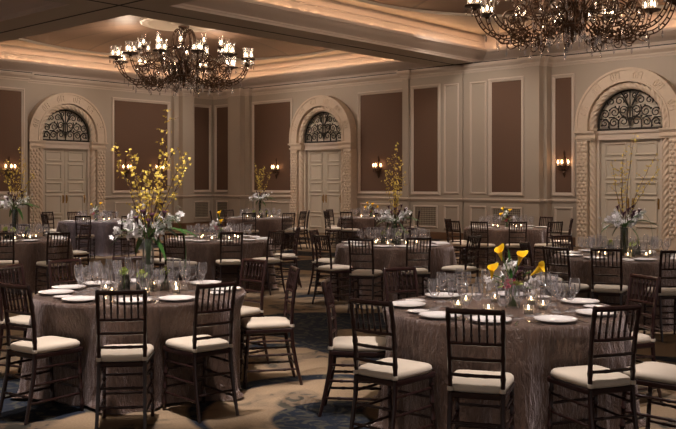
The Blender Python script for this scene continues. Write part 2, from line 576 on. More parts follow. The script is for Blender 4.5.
# ------------------------------------------------------------------ arched doors
def arch_band(mb, r0, r1, y0, y1, zc, zb, seg=32):
    """half ring of rectangular section standing on straight stilts down to zb"""
    pts = [(-1, zb)] + [None] * 0
    rings = []
    prm = [(pi, zb - zc)] + [(pi - pi * i / seg, 0) for i in range(seg + 1)] + [(0, zb - zc)]
    for a, dz in prm:
        c, s = cos(a), sin(a)
        rings.append([(r0 * c, y0, zc + r0 * s + dz), (r1 * c, y0, zc + r1 * s + dz), (r1 * c, y1, zc + r1 * s + dz), (r0 * c, y1, zc + r0 * s + dz)])
    mb.loops(rings)


def spiral(cx, cz, r, a0, turns, dr=1, y=0, n=26):
    return [(cx + r * (1 - .8 * i / n) * cos(a0 + dr * TAU * turns * i / n), y, cz + r * (1 - .8 * i / n) * sin(a0 + dr * TAU * turns * i / n)) for i in range(n + 1)]


def make_door(n, loc, rz):
    d = empty('door_%d' % n, loc, rz, kind='structure')
    ZB, ZCN = 2.93, 3.10
    # cream back panel behind door leaves and fanlight
    mb = MB(); mb.box(-1.1, 1.1, -.02, 0, 0, ZB)
    mb.loops([[(1.02 * cos(pi * i / 24), yy, ZCN + 1.02 * sin(pi * i / 24)) for i in range(25)] + [(-1.02, yy, ZB), (1.02, yy, ZB)] for yy in (0, -.03)])
    mb.build('backing', M['fan'], d, smooth=False)
    # arch face with raised ornament
    mb = MB(); arch_band(mb, 1.05, 1.33, -.33, 0, ZCN, ZB)
    arch = mb.build('arch', M['stone'], d, angle=30)
    mb = MB(); arch_band(mb, 1.30, 1.36, -.36, -.1, ZCN, ZB); arch_band(mb, 1.02, 1.06, -.36, -.05, ZCN, ZB)
    mb.build('arch_edge', M['stone'], arch, angle=30)
    for adeg in (18, 48, 76, 104, 132, 162):
        a = radians(adeg); mb = MB()
        def P2(rr, tt):
            aa = a + tt / 1.2; rr -= .075
            return (rr * cos(aa), ZCN + rr * sin(aa))
        for (r0, t0, r1, t1) in ((1.18, -.10, 1.35, -.10), (1.35, -.10, 1.35, -.01), (1.27, -.1, 1.27, -.01), (1.35, -.01, 1.18, .0), (1.18, .06, 1.35, .06), (1.35, .06, 1.28, .13), (1.28, .13, 1.18, .11), (1.18, .11, 1.18, .06)):
            p, q = P2(r0, t0), P2(r1, t1)
            mb.tube([(p[0], -.335, p[1]), (q[0], -.335, q[1])], .017, 6)
        mb.build('arch_relief', M['stone'], arch)
    # twisted rope moulding: one arch and two columns
    N_ = 150; path = []
    for i in range(N_ + 1):
        a = pi - pi * i / N_
        path.append((.935 * cos(a), -.2, ZCN + .935 * sin(a)))
    path = [(-.935, -.2, ZB + .02 + .03 * k) for k in range(5)] + path + [(.935, -.2, ZB + .14 - .03 * k) for k in range(5)]
    MB().tube(path, .092, 28, twist=(4, .28, .80)).build('rope_arch', M['stone'], d, angle=80)
    for sx in (-1, 1):
        MB().tube([(sx * .93, -.2, .22 + i * .0205) for i in range(122)], .090, 28, twist=(4, .28, .80 * sx)).build('rope_column', M['stone'], d, angle=80)
        mb = MB()
        mb.box(sx * 1.185 - .145, sx * 1.185 + .145, -.32, 0, 0, 2.74)
        mb.box(sx * .93 - .12, sx * .93 + .12, -.31, -.02, 0, .22)
        mb.box(sx * .93 - .115, sx * .93 + .115, -.09, 0, .2, 2.74)
        mb.box(sx * 1.185 - .16, sx * 1.185 + .16, -.34, 0, 0, .24)
        pil = mb.build('pilaster', M['stone'], d, smooth=False)
        mb = MB()
        k = 0; zz = .32
        while zz < 2.66:
            for q in ((-.07, .07) if k % 2 == 0 else (-.11, 0, .11)):
                x = sx * 1.185 + q * .9
                rr = .05
                ring = []
                for (f, h) in ((1, 0), (.85, .022), (.5, .036), (.1, .040)):
                    ring.append([(x + f * rr * .95 * cos(TAU * j / 10), -.32 - h, zz + f * rr * 1.1 * sin(TAU * j / 10) - .01 * (1 - f)) for j in range(10)])
                mb.loops(ring)
            k += 1; zz += .092
        mb.build('carved_leaves', M['stone'], pil)
        # capital block under the arch
        mb = MB()
        for (e, z0, z1) in ((0, 2.70, 2.74), (.03, 2.74, 2.78), (.0, 2.78, 2.86), (.03, 2.86, 2.89), (.06, 2.89, 2.935)):
            mb.box(min(sx * .82, sx * (1.33 + e)) - (e if sx < 0 else 0) * 0, max(sx * .82, sx * (1.33 + e)), -.33 - e, 0, z0, z1)
        mb.build('capital', M['stone'], d, smooth=False)
    # lintel and door frame
    mb = MB()
    mb.box(-.84, .84, -.16, 0, 2.74, 2.93); mb.box(-.86, .86, -.2, 0, 2.86, 2.93); mb.box(-.86, .86, -.19, 0, 2.70, 2.745)
    for sx in (-1, 1): mb.box(min(sx * .78, sx * .85), max(sx * .78, sx * .85), -.17, 0, 0, 2.72)
    mb.build('door_frame', M['trim'], d, smooth=False)
    for sx in (-1, 1):
        a, b = sorted((sx * .006, sx * .775))
        mb = MB(); mb.box(a, b, -.07, -.02, .01, 2.70)
        lf = mb.build('door_leaf', M['door'], d, smooth=False)
        zz = .15
        for h in (.42, .62, .33, .52, .33):
            q = MB(); q.loops(frame_ring(a + .1, b - .1, zz, zz + h, -.07, FRS), cap=False)
            q.build('leaf_moulding', M['door'], lf, angle=20); zz += h + .065
        q = MB()
        hx = sx * .06
        q.box(hx - .022, hx + .022, -.078, -.07, .98, 1.24)
        q.tube([(hx, -.08, 1.03), (hx, -.125, 1.05), (hx, -.13, 1.12), (hx, -.125, 1.19), (hx, -.08, 1.2)], .011, 8)
        q.build('handle', M['brass'], lf)
        if sx > 0:
            q = MB(); hx = .70
            q.box(hx - .022, hx + .022, -.078, -.07, .98, 1.24); q.tube([(hx, -.08, 1.03), (hx, -.125, 1.12), (hx, -.08, 1.2)], .011, 8)
            q.build('handle', M['brass'], lf)
    # wrought iron fanlight grille
    R = .82; yg = -.12
    g = MB()
    fr = [(-R, yg, ZB + .04)] + [(R * cos(pi - pi * i / 40), yg, ZCN + R * sin(pi - pi * i / 40)) for i in range(41)] + [(R, yg, ZB + .04)]
    g.tube(fr, .022, 8); g.tube([(-R - .03, yg, ZB + .035), (R + .03, yg, ZB + .035)], .026, 8)
    g.tube([(0, yg, ZB + .03), (0, yg, ZCN + R)], .016, 8)
    gr = g.build('iron_grille', M['iron'], d)
    sc = MB()
    t = .018
    for s_ in (-1, 1):
        def S(cx, cz, r, a0, turns, dr, th=t):
            pts = spiral(cx, cz, r, a0, turns, dr, yg)
            sc.tube([(s_ * x, y, z) for x, y, z in pts], [th * (1 - .35 * i / len(pts)) for i in range(len(pts))], 6)
        def Cv(pts, th=t):
            sc.tube([(s_ * x, yg, z) for x, z in pts], th, 6)
        S(.17, ZB + .22, .13, -.4, 1.3, 1); S(.17, ZB + .50, .12, 3.6, 1.4, -1); S(.42, ZB + .20, .12, 2.6, 1.4, -1)
        S(.40, ZB + .46, .14, .2, 1.5, 1); S(.66, ZB + .19, .10, 2.8, 1.3, -1); S(.65, ZB + .42, .12, .5, 1.4, 1)
        S(.27, ZB + .74, .12, 3.6, 1.4, -1); S(.49, ZB + .72, .10, 5.5, 1.3, 1); S(.12, ZB + .87, .07, 5.0, 1.2, -1)
        Cv([(.0, ZB + .1), (.07, ZB + .35), (.05, ZB + .62), (.13, ZB + .8), (.22, ZB + .93)])
        Cv([(.02, ZB + .3), (.2, ZB + .36), (.3, ZB + .5), (.27, ZB + .62)])
        Cv([(.29, ZB + .05), (.30, ZB + .25), (.42, ZB + .34), (.55, ZB + .33)])
        Cv([(.54, ZB + .05), (.55, ZB + .22), (.62, ZB + .30), (.78, ZB + .30)])
        Cv([(.02, ZB + .55), (.10, ZB + .68), (.17, ZB + .78)])
        for (x, z, r) in ((.29, .34, .03), (.53, .52, .03), (.38, .60, .03), (.17, .36, .025), (.74, .14, .03), (.30, .1, .025), (.56, .1, .025), (.1, .5, .02)):
            sc.ball((s_ * x, yg, ZB + z), r, 6)
    sc.build('scroll', M['iron'], gr)
    return d


make_door(1, (WX, 15.05, 0), radians(90))
make_door(2, (-19.42, WY, 0), 0)
make_door(3, (-9.11, WY, 0), 0)


# ------------------------------------------------------------------ wall sconces
def make_sconce():
    r = empty('wall_sconce')
    mb = MB()
    mb.loops([[(x * .055 * w, -.012, z) for x, w, z in ((-1, 1, -.16), (1, 1, -.16), (1, 1, .1), (.5, 1, .2), (0, 1, .26), (-.5, 1, .2), (-1, 1, .1))],
              [(x * .045, -.035, z) for x, z in ((-1, -.15), (1, -.15), (1, .1), (.5, .19), (0, .24), (-.5, .19), (-1, .1))]])
    mb.tube([(0, -.03, -.16), (0, -.05, -.22), (0, -.035, -.30), (0, -.03, -.34)], [.03, .035, .015, .004], 8)
    mb.tube([(0, -.03, .24), (0, -.04, .32), (0, -.03, .38)], [.018, .02, .004], 8)
    mb.build('backplate', M['bronze'], r)
    for a in (-1, 0, 1):
        ex, ey = a * .145, -.10 - (.07 if a == 0 else 0)
        arm = MB()
        arm.tube([(0, -.03, -.06), (ex * .5, ey * .6, -.15), (ex * .95, ey, -.13), (ex, ey, -.05)], [.013, .012, .011, .012], 8)
        arm.tube([(x + ex * .55, ey * .7, z - .03) for x, _, z in spiral(0, 0, .045, 0, 1.3)], .007, 6)
        arm.lathe([(.012, -.06), (.045, -.045), (.05, -.03), (.02, -.03)], 10, (ex, ey, 0))
        arm_o = arm.build('arm', M['bronze'], r)
        MB().lathe([(.014, -.03), (.014, .03)], 8, (ex, ey, 0)).build('candle', M['wax'], arm_o)
        MB().lathe([(.004, .03), (.019, .05), (.021, .075), (.012, .105), (.002, .13)], 8, (ex, ey, 0)).build('bulb', M['sbulb'], arm_o)
        MB().lathe([(.03, -.025), (.042, .02), (.040, .09), (.05, .15)], 10, (ex, ey, 0), cap=False).build('glass_shade', M['chim'], arm_o)
    return r


sconce = make_sconce(); index_children()
SCN = [((-21.72, WY, 2.10), 0, 'bronze candle sconce on the brown panel left of the middle arched door'),
       ((-17.20, WY, 2.10), 0, 'bronze candle sconce on the brown panel right of the middle arched door'),
       ((-10.93, WY, 2.10), 0, 'bronze candle sconce on the narrow panel left of the right arched door'),
       ((WX + .3, 13.05, 2.05), 90, 'bronze candle sconce on the far left panel behind yellow branches'),
       ((WX, 17.37, 2.10), 90, 'bronze candle sconce on the panel right of the left door, nearer the door'),
       ((WX, 18.73, 2.10), 90, 'bronze candle sconce behind tall yellow branches, farther from the left door')]
for i, (l, a, lab) in enumerate(SCN):
    o = sconce if i == 0 else copy_tree(sconce)
    o.location = l; o.rotation_euler = (0, 0, radians(a))
    tag(o, lab, 'wall lamp', 'bronze sconces on the walls')


# ------------------------------------------------------------------ chandeliers
def ladder(mb, pts, gap=.035, r=.011, every=3):
    """arm of two parallel rails with rungs between them, in the vertical plane of pts"""
    A = []; B = []
    V = [Vector(p) for p in pts]
    for i, p in enumerate(V):
        t = (V[min(i + 1, len(V) - 1)] - V[max(i - 1, 0)]).normalized()
        side = t.cross(Vector((0, 1, 0))).normalized()
        A.append(p + side * gap); B.append(p - side * gap)
    mb.tube(A, r, 5); mb.tube(B, r, 5)
    for i in range(0, len(V), every):
        mb.tube([A[i], B[i]], r * 1.25, 5)


def bez(P0, P1, P2, P3, n=18):
    out = []
    for i in range(n + 1):
        t = i / n; u = 1 - t
        out.append(tuple(u ** 3 * a + 3 * u * u * t * b + 3 * u * t * t * c + t ** 3 * d for a, b, c, d in zip(P0, P1, P2, P3)))
    return out


def hurricane(parent, x, y, z, s=1.0):
    MB().lathe([(.016, 0), (.016, .07 * s)], 6, (x, y, z)).build('candle', M['wax'], parent)
    MB().lathe([(.005, .07 * s), (.018, .095 * s), (.019, .13 * s), (.009, .165 * s), (.002, .185 * s)], 8, (x, y, z)).build('bulb', M['bulb'], parent)
    MB().lathe([(.035, .0), (.055, .03), (.058, .12), (.050, .20), (.056, .26), (.072, .31)], 10, (x, y, z), cap=False).build('glass_shade', M['chim'], parent)


DROP = []


def pendant(parent, x, y, z, L=.2):
    if not DROP:
        mb = MB(); pendant_mesh(mb, 0, 0, 0, .22)
        DROP.append(mb.build('crystal_drop', M['crystal'], parent)); o = DROP[0]
    else:
        o = DROP[0].copy(); COL.objects.link(o); o.parent = parent
    o.location = (x, y, z); o.scale = (1, 1, L / .22)
    return o


def pendant_mesh(mb, x, y, z, L=.2):
    mb.tube([(x, y, z), (x, y, z - L * .35)], .0035, 4)
    for k in range(2): mb.ball((x, y, z - L * (.12 + .15 * k)), .012, 5, n=3)
    mb.lathe([(.003, 0), (.016, -.05), (.024, -.10), (.012, -.14), (.002, -.155)], 6, (x, y, z - L * .35))


def make_chandelier():
    r = empty('chandelier')     # origin at the ceiling medallion; z down
    Z0 = 6.06
    h = lambda z: z - Z0
    mb = MB()
    mb.lathe([(.16, h(6.07)), (.15, h(6.03)), (.06, h(5.99)), (.03, h(5.96))], 16)
    mb.build('ceiling_canopy', M['bronze'], r)
    mb = MB()
    mb.lathe([(.025, h(5.98)), (.03, h(5.85)), (.09, h(5.82)), (.06, h(5.75)), (.035, h(5.65)), (.05, h(5.5)), (.10, h(5.42)), (.05, h(5.34)), (.04, h(5.1)), (.09, h(5.0)),
              (.16, h(4.93)), (.20, h(4.82)), (.17, h(4.70)), (.24, h(4.66)), (.22, h(4.58)), (.10, h(4.50)), (.05, h(4.46)), (.06, h(4.42)), (.02, h(4.36)), (.003, h(4.30))], 14)
    mb.build('stem', M['bronze'], r)
    # crown of drooping scrolls at the top
    for i in range(10):
        a = TAU * i / 10
        q = MB()
        pts = bez((.05, 0, h(5.80)), (.12, 0, h(6.10)), (.34, 0, h(6.0)), (.33, 0, h(5.50)), 14)
        ladder(q, pts, .022, .009, 2)
        q.tube([(x + .27, y, z + h(5.48)) for x, y, z in spiral(0, 0, .07, 0, 1.2, -1)], .010, 5)
        q.tube(bez((.31, 0, h(5.6)), (.30, 0, h(5.3)), (.2, 0, h(5.2)), (.08, 0, h(5.05)), 8), .012, 5)
        o = q.build('crown_scroll', M['bronze'], r); o.rotation_euler = (0, 0, a)
    first = None
    # lower tier: twelve long arms, three lights on each
    q = MB()
    ladder(q, bez((.15, 0, h(4.95)), (.55, 0, h(4.2)), (1.25, 0, h(4.3)), (1.30, 0, h(4.85)), 22), .036, .013, 2)
    ladder(q, bez((.9, 0, h(4.62)), (1.3, 0, h(4.35)), (1.75, 0, h(4.45)), (1.88, 0, h(5.08)), 20), .034, .013, 2)
    q.tube([(x + 1.16, y, z + h(4.85)) for x, y, z in spiral(0, 0, .17, 0, 1.4, 1)], [.020 - .0004 * i for i in range(27)], 6)
    q.tube([(x + 1.05, y, z + h(4.40)) for x, y, z in spiral(0, 0, .13, 1.0, 1.5, -1)], .014, 6)
    q.tube(bez((.2, 0, h(4.75)), (.5, 0, h(5.25)), (.9, 0, h(5.2)), (1.16, 0, h(4.85)), 14), .015, 6)
    q.tube(bez((1.15, 0, h(4.42)), (1.3, 0, h(4.30)), (1.42, 0, h(4.33)), (1.42, 0, h(4.46)), 8), .014, 6)
    for t in range(5):
        q.ball((.45 + t * .22, 0, h(4.50 + .03 * (t % 2))), .035, 6)
    q.lathe([(.02, -.12), (.05, -.08), (.20, -.045), (.21, -.02), (.05, -.02)], 14, (1.88, 0, h(5.13)))
    arm_me = q.build('arm', M['bronze'], r)
    for (dx, dy) in ((.09, 0), (-.06, .09), (-.06, -.09)): hurricane(arm_me, 1.88 + dx, dy, h(5.10))
    for (x, z) in ((1.66, 4.62), (1.42, 4.42), (1.0, 4.40), (.75, 4.46), (1.3, 4.9), (.5, 4.5)):
        pendant(arm_me, x, random.uniform(-.06, .06), h(z), .22)
    for k in range(5): pendant(arm_me, 1.88 + .17 * cos(TAU * k / 5), .17 * sin(TAU * k / 5), h(5.08), .15)
    # upper tier: twelve short arms, one light on each
    q = MB()
    ladder(q, bez((.08, 0, h(5.1)), (.5, 0, h(4.75)), (1.1, 0, h(4.75)), (1.22, 0, h(5.38)), 20), .028, .011, 2)
    q.tube([(x + .72, y, z + h(5.14)) for x, y, z in spiral(0, 0, .14, 3.1, 1.4, -1)], .013, 6)
    q.tube(bez((.06, 0, h(5.4)), (.35, 0, h(5.55)), (.6, 0, h(5.45)), (.84, 0, h(5.15)), 10), .012, 6)
    q.lathe([(.015, -.08), (.03, -.06), (.09, -.03), (.10, -.01), (.02, -.01)], 12, (1.22, 0, h(5.42)))
    up = q.build('upper_arm', M['bronze'], r)
    hurricane(up, 1.22, 0, h(5.41))
    for (x, z) in ((1.0, 5.0), (.7, 4.85), (.4, 4.9), (.55, 5.45)): pendant(up, x, .04, h(z), .2)
    for k in range(3): pendant(up, 1.22 + .08 * cos(TAU * k / 3), .08 * sin(TAU * k / 3), h(5.4), .14)
    index_children()
    for src, ph in ((arm_me, 0), (up, 15)):
        for i in range(12):
            o = src if i == 0 else copy_tree(src, r)
            o.rotation_euler = (0, 0, radians(30 * i + ph + CH_PHASE))
    for k in range(14):
        a = TAU * k / 14; pendant(r, .24 * cos(a), .24 * sin(a), h(4.62), .24)
        pendant(r, .5 * cos(a), .5 * sin(a), h(4.56), .26)
    return r


CH_PHASE = 3
ch1 = make_chandelier()
ch1.location = (-19.92, 15.75, 6.06)
tag(ch1, 'whole bronze chandelier with glass shades, hanging over the far left', 'chandelier', 'bronze chandeliers')
index_children()
ch2 = copy_tree(ch1); ch2.location = (-7.95, 15.75, 6.06)
tag(ch2, 'nearer bronze chandelier cut off by the top right of the photo', 'chandelier', 'bronze chandeliers')


# ------------------------------------------------------------------ chiavari chair, origin on floor, faces +y
def ringed(p0, p1, r, n=4, mid=None):
    """bamboo-turned stick: small swellings along its length"""
    pts = []; rad = []
    P0, P1 = Vector(p0), Vector(p1)
    for k in range(n):
        for f, q in ((0, 1), (.42, 1), (.46, 1.32), (.54, 1.32), (.58, 1)):
            pts.append(P0.lerp(P1, (k + f) / n)); rad.append(r * q)
    pts.append(P1); rad.append(r)
    return pts, rad


def make_chair():
    r = empty('chiavari_chair')
    W = M['wood']
    def stick(name, p0, p1, rr, n=2, parent=r, seg=8):
        pts, rad = ringed(p0, p1, rr, n)
        return MB().tube(pts, rad, seg).build(name, W, parent, angle=60)
    # legs
    for sx in (-1, 1):
        stick('leg', (sx * .185, .195, 0), (sx * .180, .165, .435), .0145, 4)
        pts = [(sx * .172, -.265, 0), (sx * .168, -.225, .16), (sx * .165, -.195, .32), (sx * .163, -.185, .45)]
        rad = [.0125, .015, .0155, .016]
        MB().tube(pts, rad, 8).build('leg', W, r)
        # back post rises from the rear leg, reclining
        pp = []; rd = []
        for k in range(21):
            t = k / 20
            pp.append((sx * (.163 + .006 * t), -.185 - .055 * t * t, .45 + .475 * t)); rd.append(.0145 * (1.25 if k in (4, 9, 14, 18) else 1))
        pp.append((sx * .169, -.241, .935)); rd.append(.009)
        MB().tube(pp, rd, 8).build('back_post', W, r)
        for z, ya, yb in ((.13, -.232, .185), (.25, -.207, .178), (.36, -.192, .171)):
            stick('stretcher', (sx * .170, ya, z), (sx * .183, yb, z), .009, 2)
    for z, y in ((.17, .183), (.30, .174)): stick('stretcher', (-.183, y, z), (.183, y, z), .009, 2)
    for z, y in ((.17, -.222), (.29, -.2)): stick('stretcher', (-.167, y, z), (.167, y, z), .009, 2)
    # seat frame
    mb = MB()
    def trap(f, z): return [(x * f, y * f - .005, z) for x, y in ((-.178, -.190), (.178, -.190), (.203, .19), (.19, .205), (-.19, .205), (-.203, .19))]
    mb.loops([trap(.97, .425), trap(1, .432), trap(1, .452), trap(.97, .458)]); mb.build('seat_frame', W, r, smooth=False)
    # cushion with soft edges
    def cr(f, z):
        out = []
        for k in range(28):
            a = TAU * k / 28; c, s = cos(a), sin(a)
            e = .32
            x = abs(c) ** e * (1 if c > 0 else -1); y = abs(s) ** e * (1 if s > 0 else -1)
            out.append((x * (.192 + .014 * y) * f, y * .196 * f - .002, z))
        return out
    mb = MB(); mb.loops([cr(.93, .459), cr(.99, .466), cr(1.01, .480), cr(.99, .496), cr(.93, .507), cr(.7, .515), cr(.35, .518), cr(.02, .518)])
    cu = mb.build('cushion', M['cushion'], r, angle=70)
    for sx in (-1, 1):
        MB().lathe([(.019, .466), (.021, .476), (.019, .488)], 10, (sx * .163, -.188, 0)).build('cushion_tie', M['cushion'], cu)
    # back rails and spindles
    yb = lambda z: -.185 - .055 * ((z - .45) / .475) ** 2
    for z, rr in ((.915, .0155), (.735, .011), (.645, .010), (.555, .010)):
        pts = [(x, yb(z) - .012 * (1 - (x / .168) ** 2), z) for x in [(-.168 + .336 * k / 12) for k in range(13)]]
        rad = [rr * (1.22 if k in (4, 8) else 1) for k in range(13)]
        MB().tube(pts, rad, 8).build('top_rail' if z > .9 else 'back_rail', W, r)
    for k in range(6):
        x = -.168 + .336 * (k + 1) / 7
        bow = .012 * (1 - (x / .168) ** 2)
        stick('spindle', (x, yb(.735) - bow, .735), (x, yb(.915) - bow, .915), .0075, 2, seg=6)
    return r


# ------------------------------------------------------------------ tables
TR = .82
TH = .75


def cloth_mesh(seed, chairs, R=TR):
    rnd = random.Random(seed)
    mb = MB(); n = 240
    folds = [(rnd.uniform(0, TAU), rnd.uniform(.6, 1.2)) for _ in range(3)]
    k1 = rnd.choice((11, 12, 13)); p1 = rnd.uniform(0, TAU); p2 = rnd.uniform(0, TAU)
    rings = []
    def F(a, d):
        w = (.5 + .5 * sin(k1 * a + p1 + 1.3 * sin(2 * a + p2))) ** 1.5
        w2 = .5 + .5 * sin((k1 * 2 + 1) * a + p2)
        return d * (.055 * w + .018 * w2) - .04 * d * (1 - w)
    for f in (.02, .5, .9, .985):
        rings.append([(R * f * cos(TAU * j / n), R * f * sin(TAU * j / n), TH) for j in range(n)])
    prof = [(1.0, TH - .006, 0), (1.008, TH - .022, .02), (1.015, .66, .15), (1.03, .52, .4), (1.04, .38, .62), (1.045, .22, .85), (1.05, .08, 1.05), (1.06, .018, 1.2), (1.085, .004, 1.5)]
    def lim(a, z, rr):
        for (ca, cr_) in chairs:
            da = (a - ca + pi) % TAU - pi
            if abs(da) > 1: continue
            lat = abs(cr_ * sin(da))
            if lat < .34:
                L_ = max(.62, (cr_ - .235) / cos(da))
                w = min(1, (.34 - lat) / .12) * min(1, max(0, (.70 - z) / .12))
                if rr > L_: rr = rr * (1 - w) + L_ * w
        return rr
    for f, z, d in prof:
        ring = []
        for j in range(n):
            a = TAU * j / n
            rr = lim(a, z, R * f + F(a, d))
            ring.append((rr * cos(a), rr * sin(a), z + (.012 * (1 + sin(9 * a + p1)) if z < .02 else 0)))
        rings.append(ring)
    mb.loops(rings, cap=True)
    return mb


protoplate = None
T = {}


def lathe_thing(name, prof, m, seg=20, cap=True):
    return MB().lathe(prof, seg, cap=cap).build(name, M[m], angle=50)


# prototypes for tableware (the first one placed is the prototype itself)
class Proto:
    def __init__(s, make): s.make = make; s.o = None; s.used = False

    def put(s, loc, rz=0, label=None, cat=None, group=None):
        if s.o is None:
            s.o = s.make(); index_children(); o = s.o
        else: o = copy_tree(s.o)
        o.location = loc; o.rotation_euler = (0, 0, rz)
        tag(o, label, cat, group)
        return o


def mk_plate():
    return lathe_thing('dinner_plate', [(.085, .001), (.09, .004), (.128, .013), (.136, .018), (.136, .022), (.126, .018), (.092, .009), (.088, .007), (.002, .007)], 'china', 32)


def mk_bread():
    return lathe_thing('bread_plate', [(.045, .001), (.05, .004), (.073, .011), (.076, .014), (.072, .013), (.05, .007), (.002, .006)], 'china', 24)


def mk_goblet():
    return lathe_thing('water_goblet', [(.036, .001), (.034, .004), (.006, .009), (.0045, .03), (.0045, .06), (.008, .072), (.028, .088), (.039, .115), (.041, .145), (.038, .185), (.0365, .186), (.039, .145), (.037, .116), (.027, .091), (.002, .078)], 'glass', 16)


def mk_wine():
    return lathe_thing('wine_glass', [(.034, .001), (.032, .004), (.005, .009), (.004, .05), (.004, .095), (.007, .105), (.024, .12), (.036, .145), (.038, .17), (.032, .215), (.0305, .216), (.036, .17), (.034, .146), (.023, .123), (.002, .11)], 'glass', 16)


def mk_flute():
    return lathe_thing('champagne_flute', [(.030, .001), (.028, .004), (.005, .009), (.004, .06), (.006, .08), (.018, .10), (.026, .14), (.0275, .19), (.024, .245), (.0228, .246), (.026, .19), (.0245, .141), (.016, .103), (.002, .088)], 'glass', 16)


def mk_votive():
    r = empty('votive_candle')
    MB().lathe([(.028, .0), (.030, .004), (.036, .058), (.034, .058), (.028, .007), (.002, .006)], 14).build('glass_cup', M['vase'], r)
    MB().lathe([(.024, .008), (.0245, .030), (.002, .031)], 12).build('wax', M['wax'], r)
    MB().lathe([(.002, .031), (.006, .038), (.0065, .044), (.003, .054), (.001, .060)], 8).build('flame', M['flame'], r)
    return r


def mk_napkin():
    mb = MB()
    def S(x0, x1, y0, y1, z): return [(x0, y0, z), (x1, y0, z), (x1, y1, z), (x0, y1, z)]
    mb.loops([S(-.035, .035, -.10, .10, .0), S(-.038, .038, -.103, .103, .006), S(-.034, .036, -.10, .10, .013), S(-.02, .03, -.09, .09, .022)])
    return mb.build('folded_napkin', M['napkin'], angle=30)


def mk_knife():
    mb = MB(); mb.loops([[(-.006, -.1, .0), (.006, -.1, 0), (.006, -.1, .004), (-.006, -.1, .004)], [(-.007, 0, .0), (.007, 0, 0), (.007, 0, .006), (-.007, 0, .006)], [(-.009, .03, 0), (.009, .03, 0), (.009, .03, .002), (-.009, .03, .002)], [(-.004, .11, 0), (.006, .11, 0), (.006, .11, .002), (-.004, .11, .002)]])
    return mb.build('table_knife', M['steel'], smooth=False)


def mk_fork():
    mb = MB(); mb.loops([[(-.005, -.1, .0), (.005, -.1, 0), (.005, -.1, .004), (-.005, -.1, .004)], [(-.004, .03, .0), (.004, .03, 0), (.004, .03, .005), (-.004, .03, .005)], [(-.011, .05, 0.002), (.011, .05, 0.002), (.011, .05, .004), (-.011, .05, .004)], [(-.011, .06, 0.002), (.011, .06, 0.002), (.011, .06, .004), (-.011, .06, .004)]])
    for k in range(4): mb.box(-.011 + k * .0062, -.008 + k * .0062, .058, .098, .002, .004)
    return mb.build('table_fork', M['steel'], smooth=False)


PLATE, BREAD, GOB, WINE, FLUTE = Proto(mk_plate), Proto(mk_bread), Proto(mk_goblet), Proto(mk_wine), Proto(mk_flute)
VOTIVE, NAPKIN, KNIFE, FORK = Proto(mk_votive), Proto(mk_napkin), Proto(mk_knife), Proto(mk_fork)


def posy_bloom(mb, c, r, petals=5, tilt=0, rnd=random):
    """small open flower: petals as leaf shaped quads round a centre"""
    c = Vector(c)
    nrm = Vector((rnd.uniform(-1, 1), rnd.uniform(-1, 1), rnd.uniform(-.3, 1))).normalized()
    x = nrm.orthogonal().normalized(); y = nrm.cross(x)
    for k in range(petals):
        a = TAU * k / petals
        d = x * cos(a) + y * sin(a); s = x * -sin(a) + y * cos(a)
        p0 = c; p1 = c + d * r * .55 + s * r * .38 + nrm * r * .15; p2 = c + d * r + nrm * r * .02; p3 = c + d * r * .55 - s * r * .38 + nrm * r * .15
        mb.quad(p0, p1, p2, p3)
    mb.ball(c, r * .22, 5, n=3)


BLOOM = {}


def bloom(parent, name, p, r, m, rnd):
    key = (m, rnd.randrange(5))
    if key not in BLOOM:
        mb = MB(); posy_bloom(mb, (0, 0, 0), 1, 4 if m == 'pink' else 5, rnd=rnd)
        o = mb.build(name, M[m], parent, smooth=False); BLOOM[key] = o
    else:
        o = BLOOM[key].copy(); COL.objects.link(o); o.parent = parent; o.name = name
    o.location = p; o.scale = (r, r, r); o.rotation_euler = (rnd.uniform(0, 1.5), rnd.uniform(-.6, .6), rnd.uniform(0, 6))
    return o


def leaf_mesh(mb, base, tip, w, droop=.1, n=8):
    base, tip = Vector(base), Vector(tip)
    d = tip - base; side = d.cross(Vector((0, 0, 1)))
    if side.length < 1e-4: side = Vector((1, 0, 0))
    side.normalize()
    A = []
    for i in range(n + 1):
        t = i / n
        p = base.lerp(tip, t) + Vector((0, 0, droop * 4 * t * (1 - t)))
        ww = w * sin(pi * min(1, t * .92 + .04)) ** .8
        A.append([p - side * ww + Vector((0, 0, .15 * w)), p, p + side * ww + Vector((0, 0, .15 * w))])
    mb.loops(A, closed=False, cap=False)
    # second skin gives the leaf thickness
    mb.loops([[q + Vector((0, 0, -.002)) for q in reversed(r)] for r in A], closed=False, cap=False)


def calla_mesh(mb, base, d, L=.09, r=.03):
    """funnel flower opening along d, with a pulled-out lip"""
    d = Vector(d).normalized(); x = d.orthogonal().normalized(); y = d.cross(x)
    base = Vector(base); rings = []
    for t, f in ((0, .12), (.3, .3), (.6, .55), (.85, .85), (1, 1.2), (1.03, 1.3), (.98, 1.05), (.7, .55), (.3, .15)):
        ring = []
        for j in range(12):
            a = TAU * j / 12
            ext = .35 * L * max(0, cos(a)) ** 2 * (t if t > .5 else 0)
            ring.append(base + d * (L * t + ext) + (x * cos(a) + y * sin(a)) * r * f)
        rings.append(ring)
    mb.loops(rings)


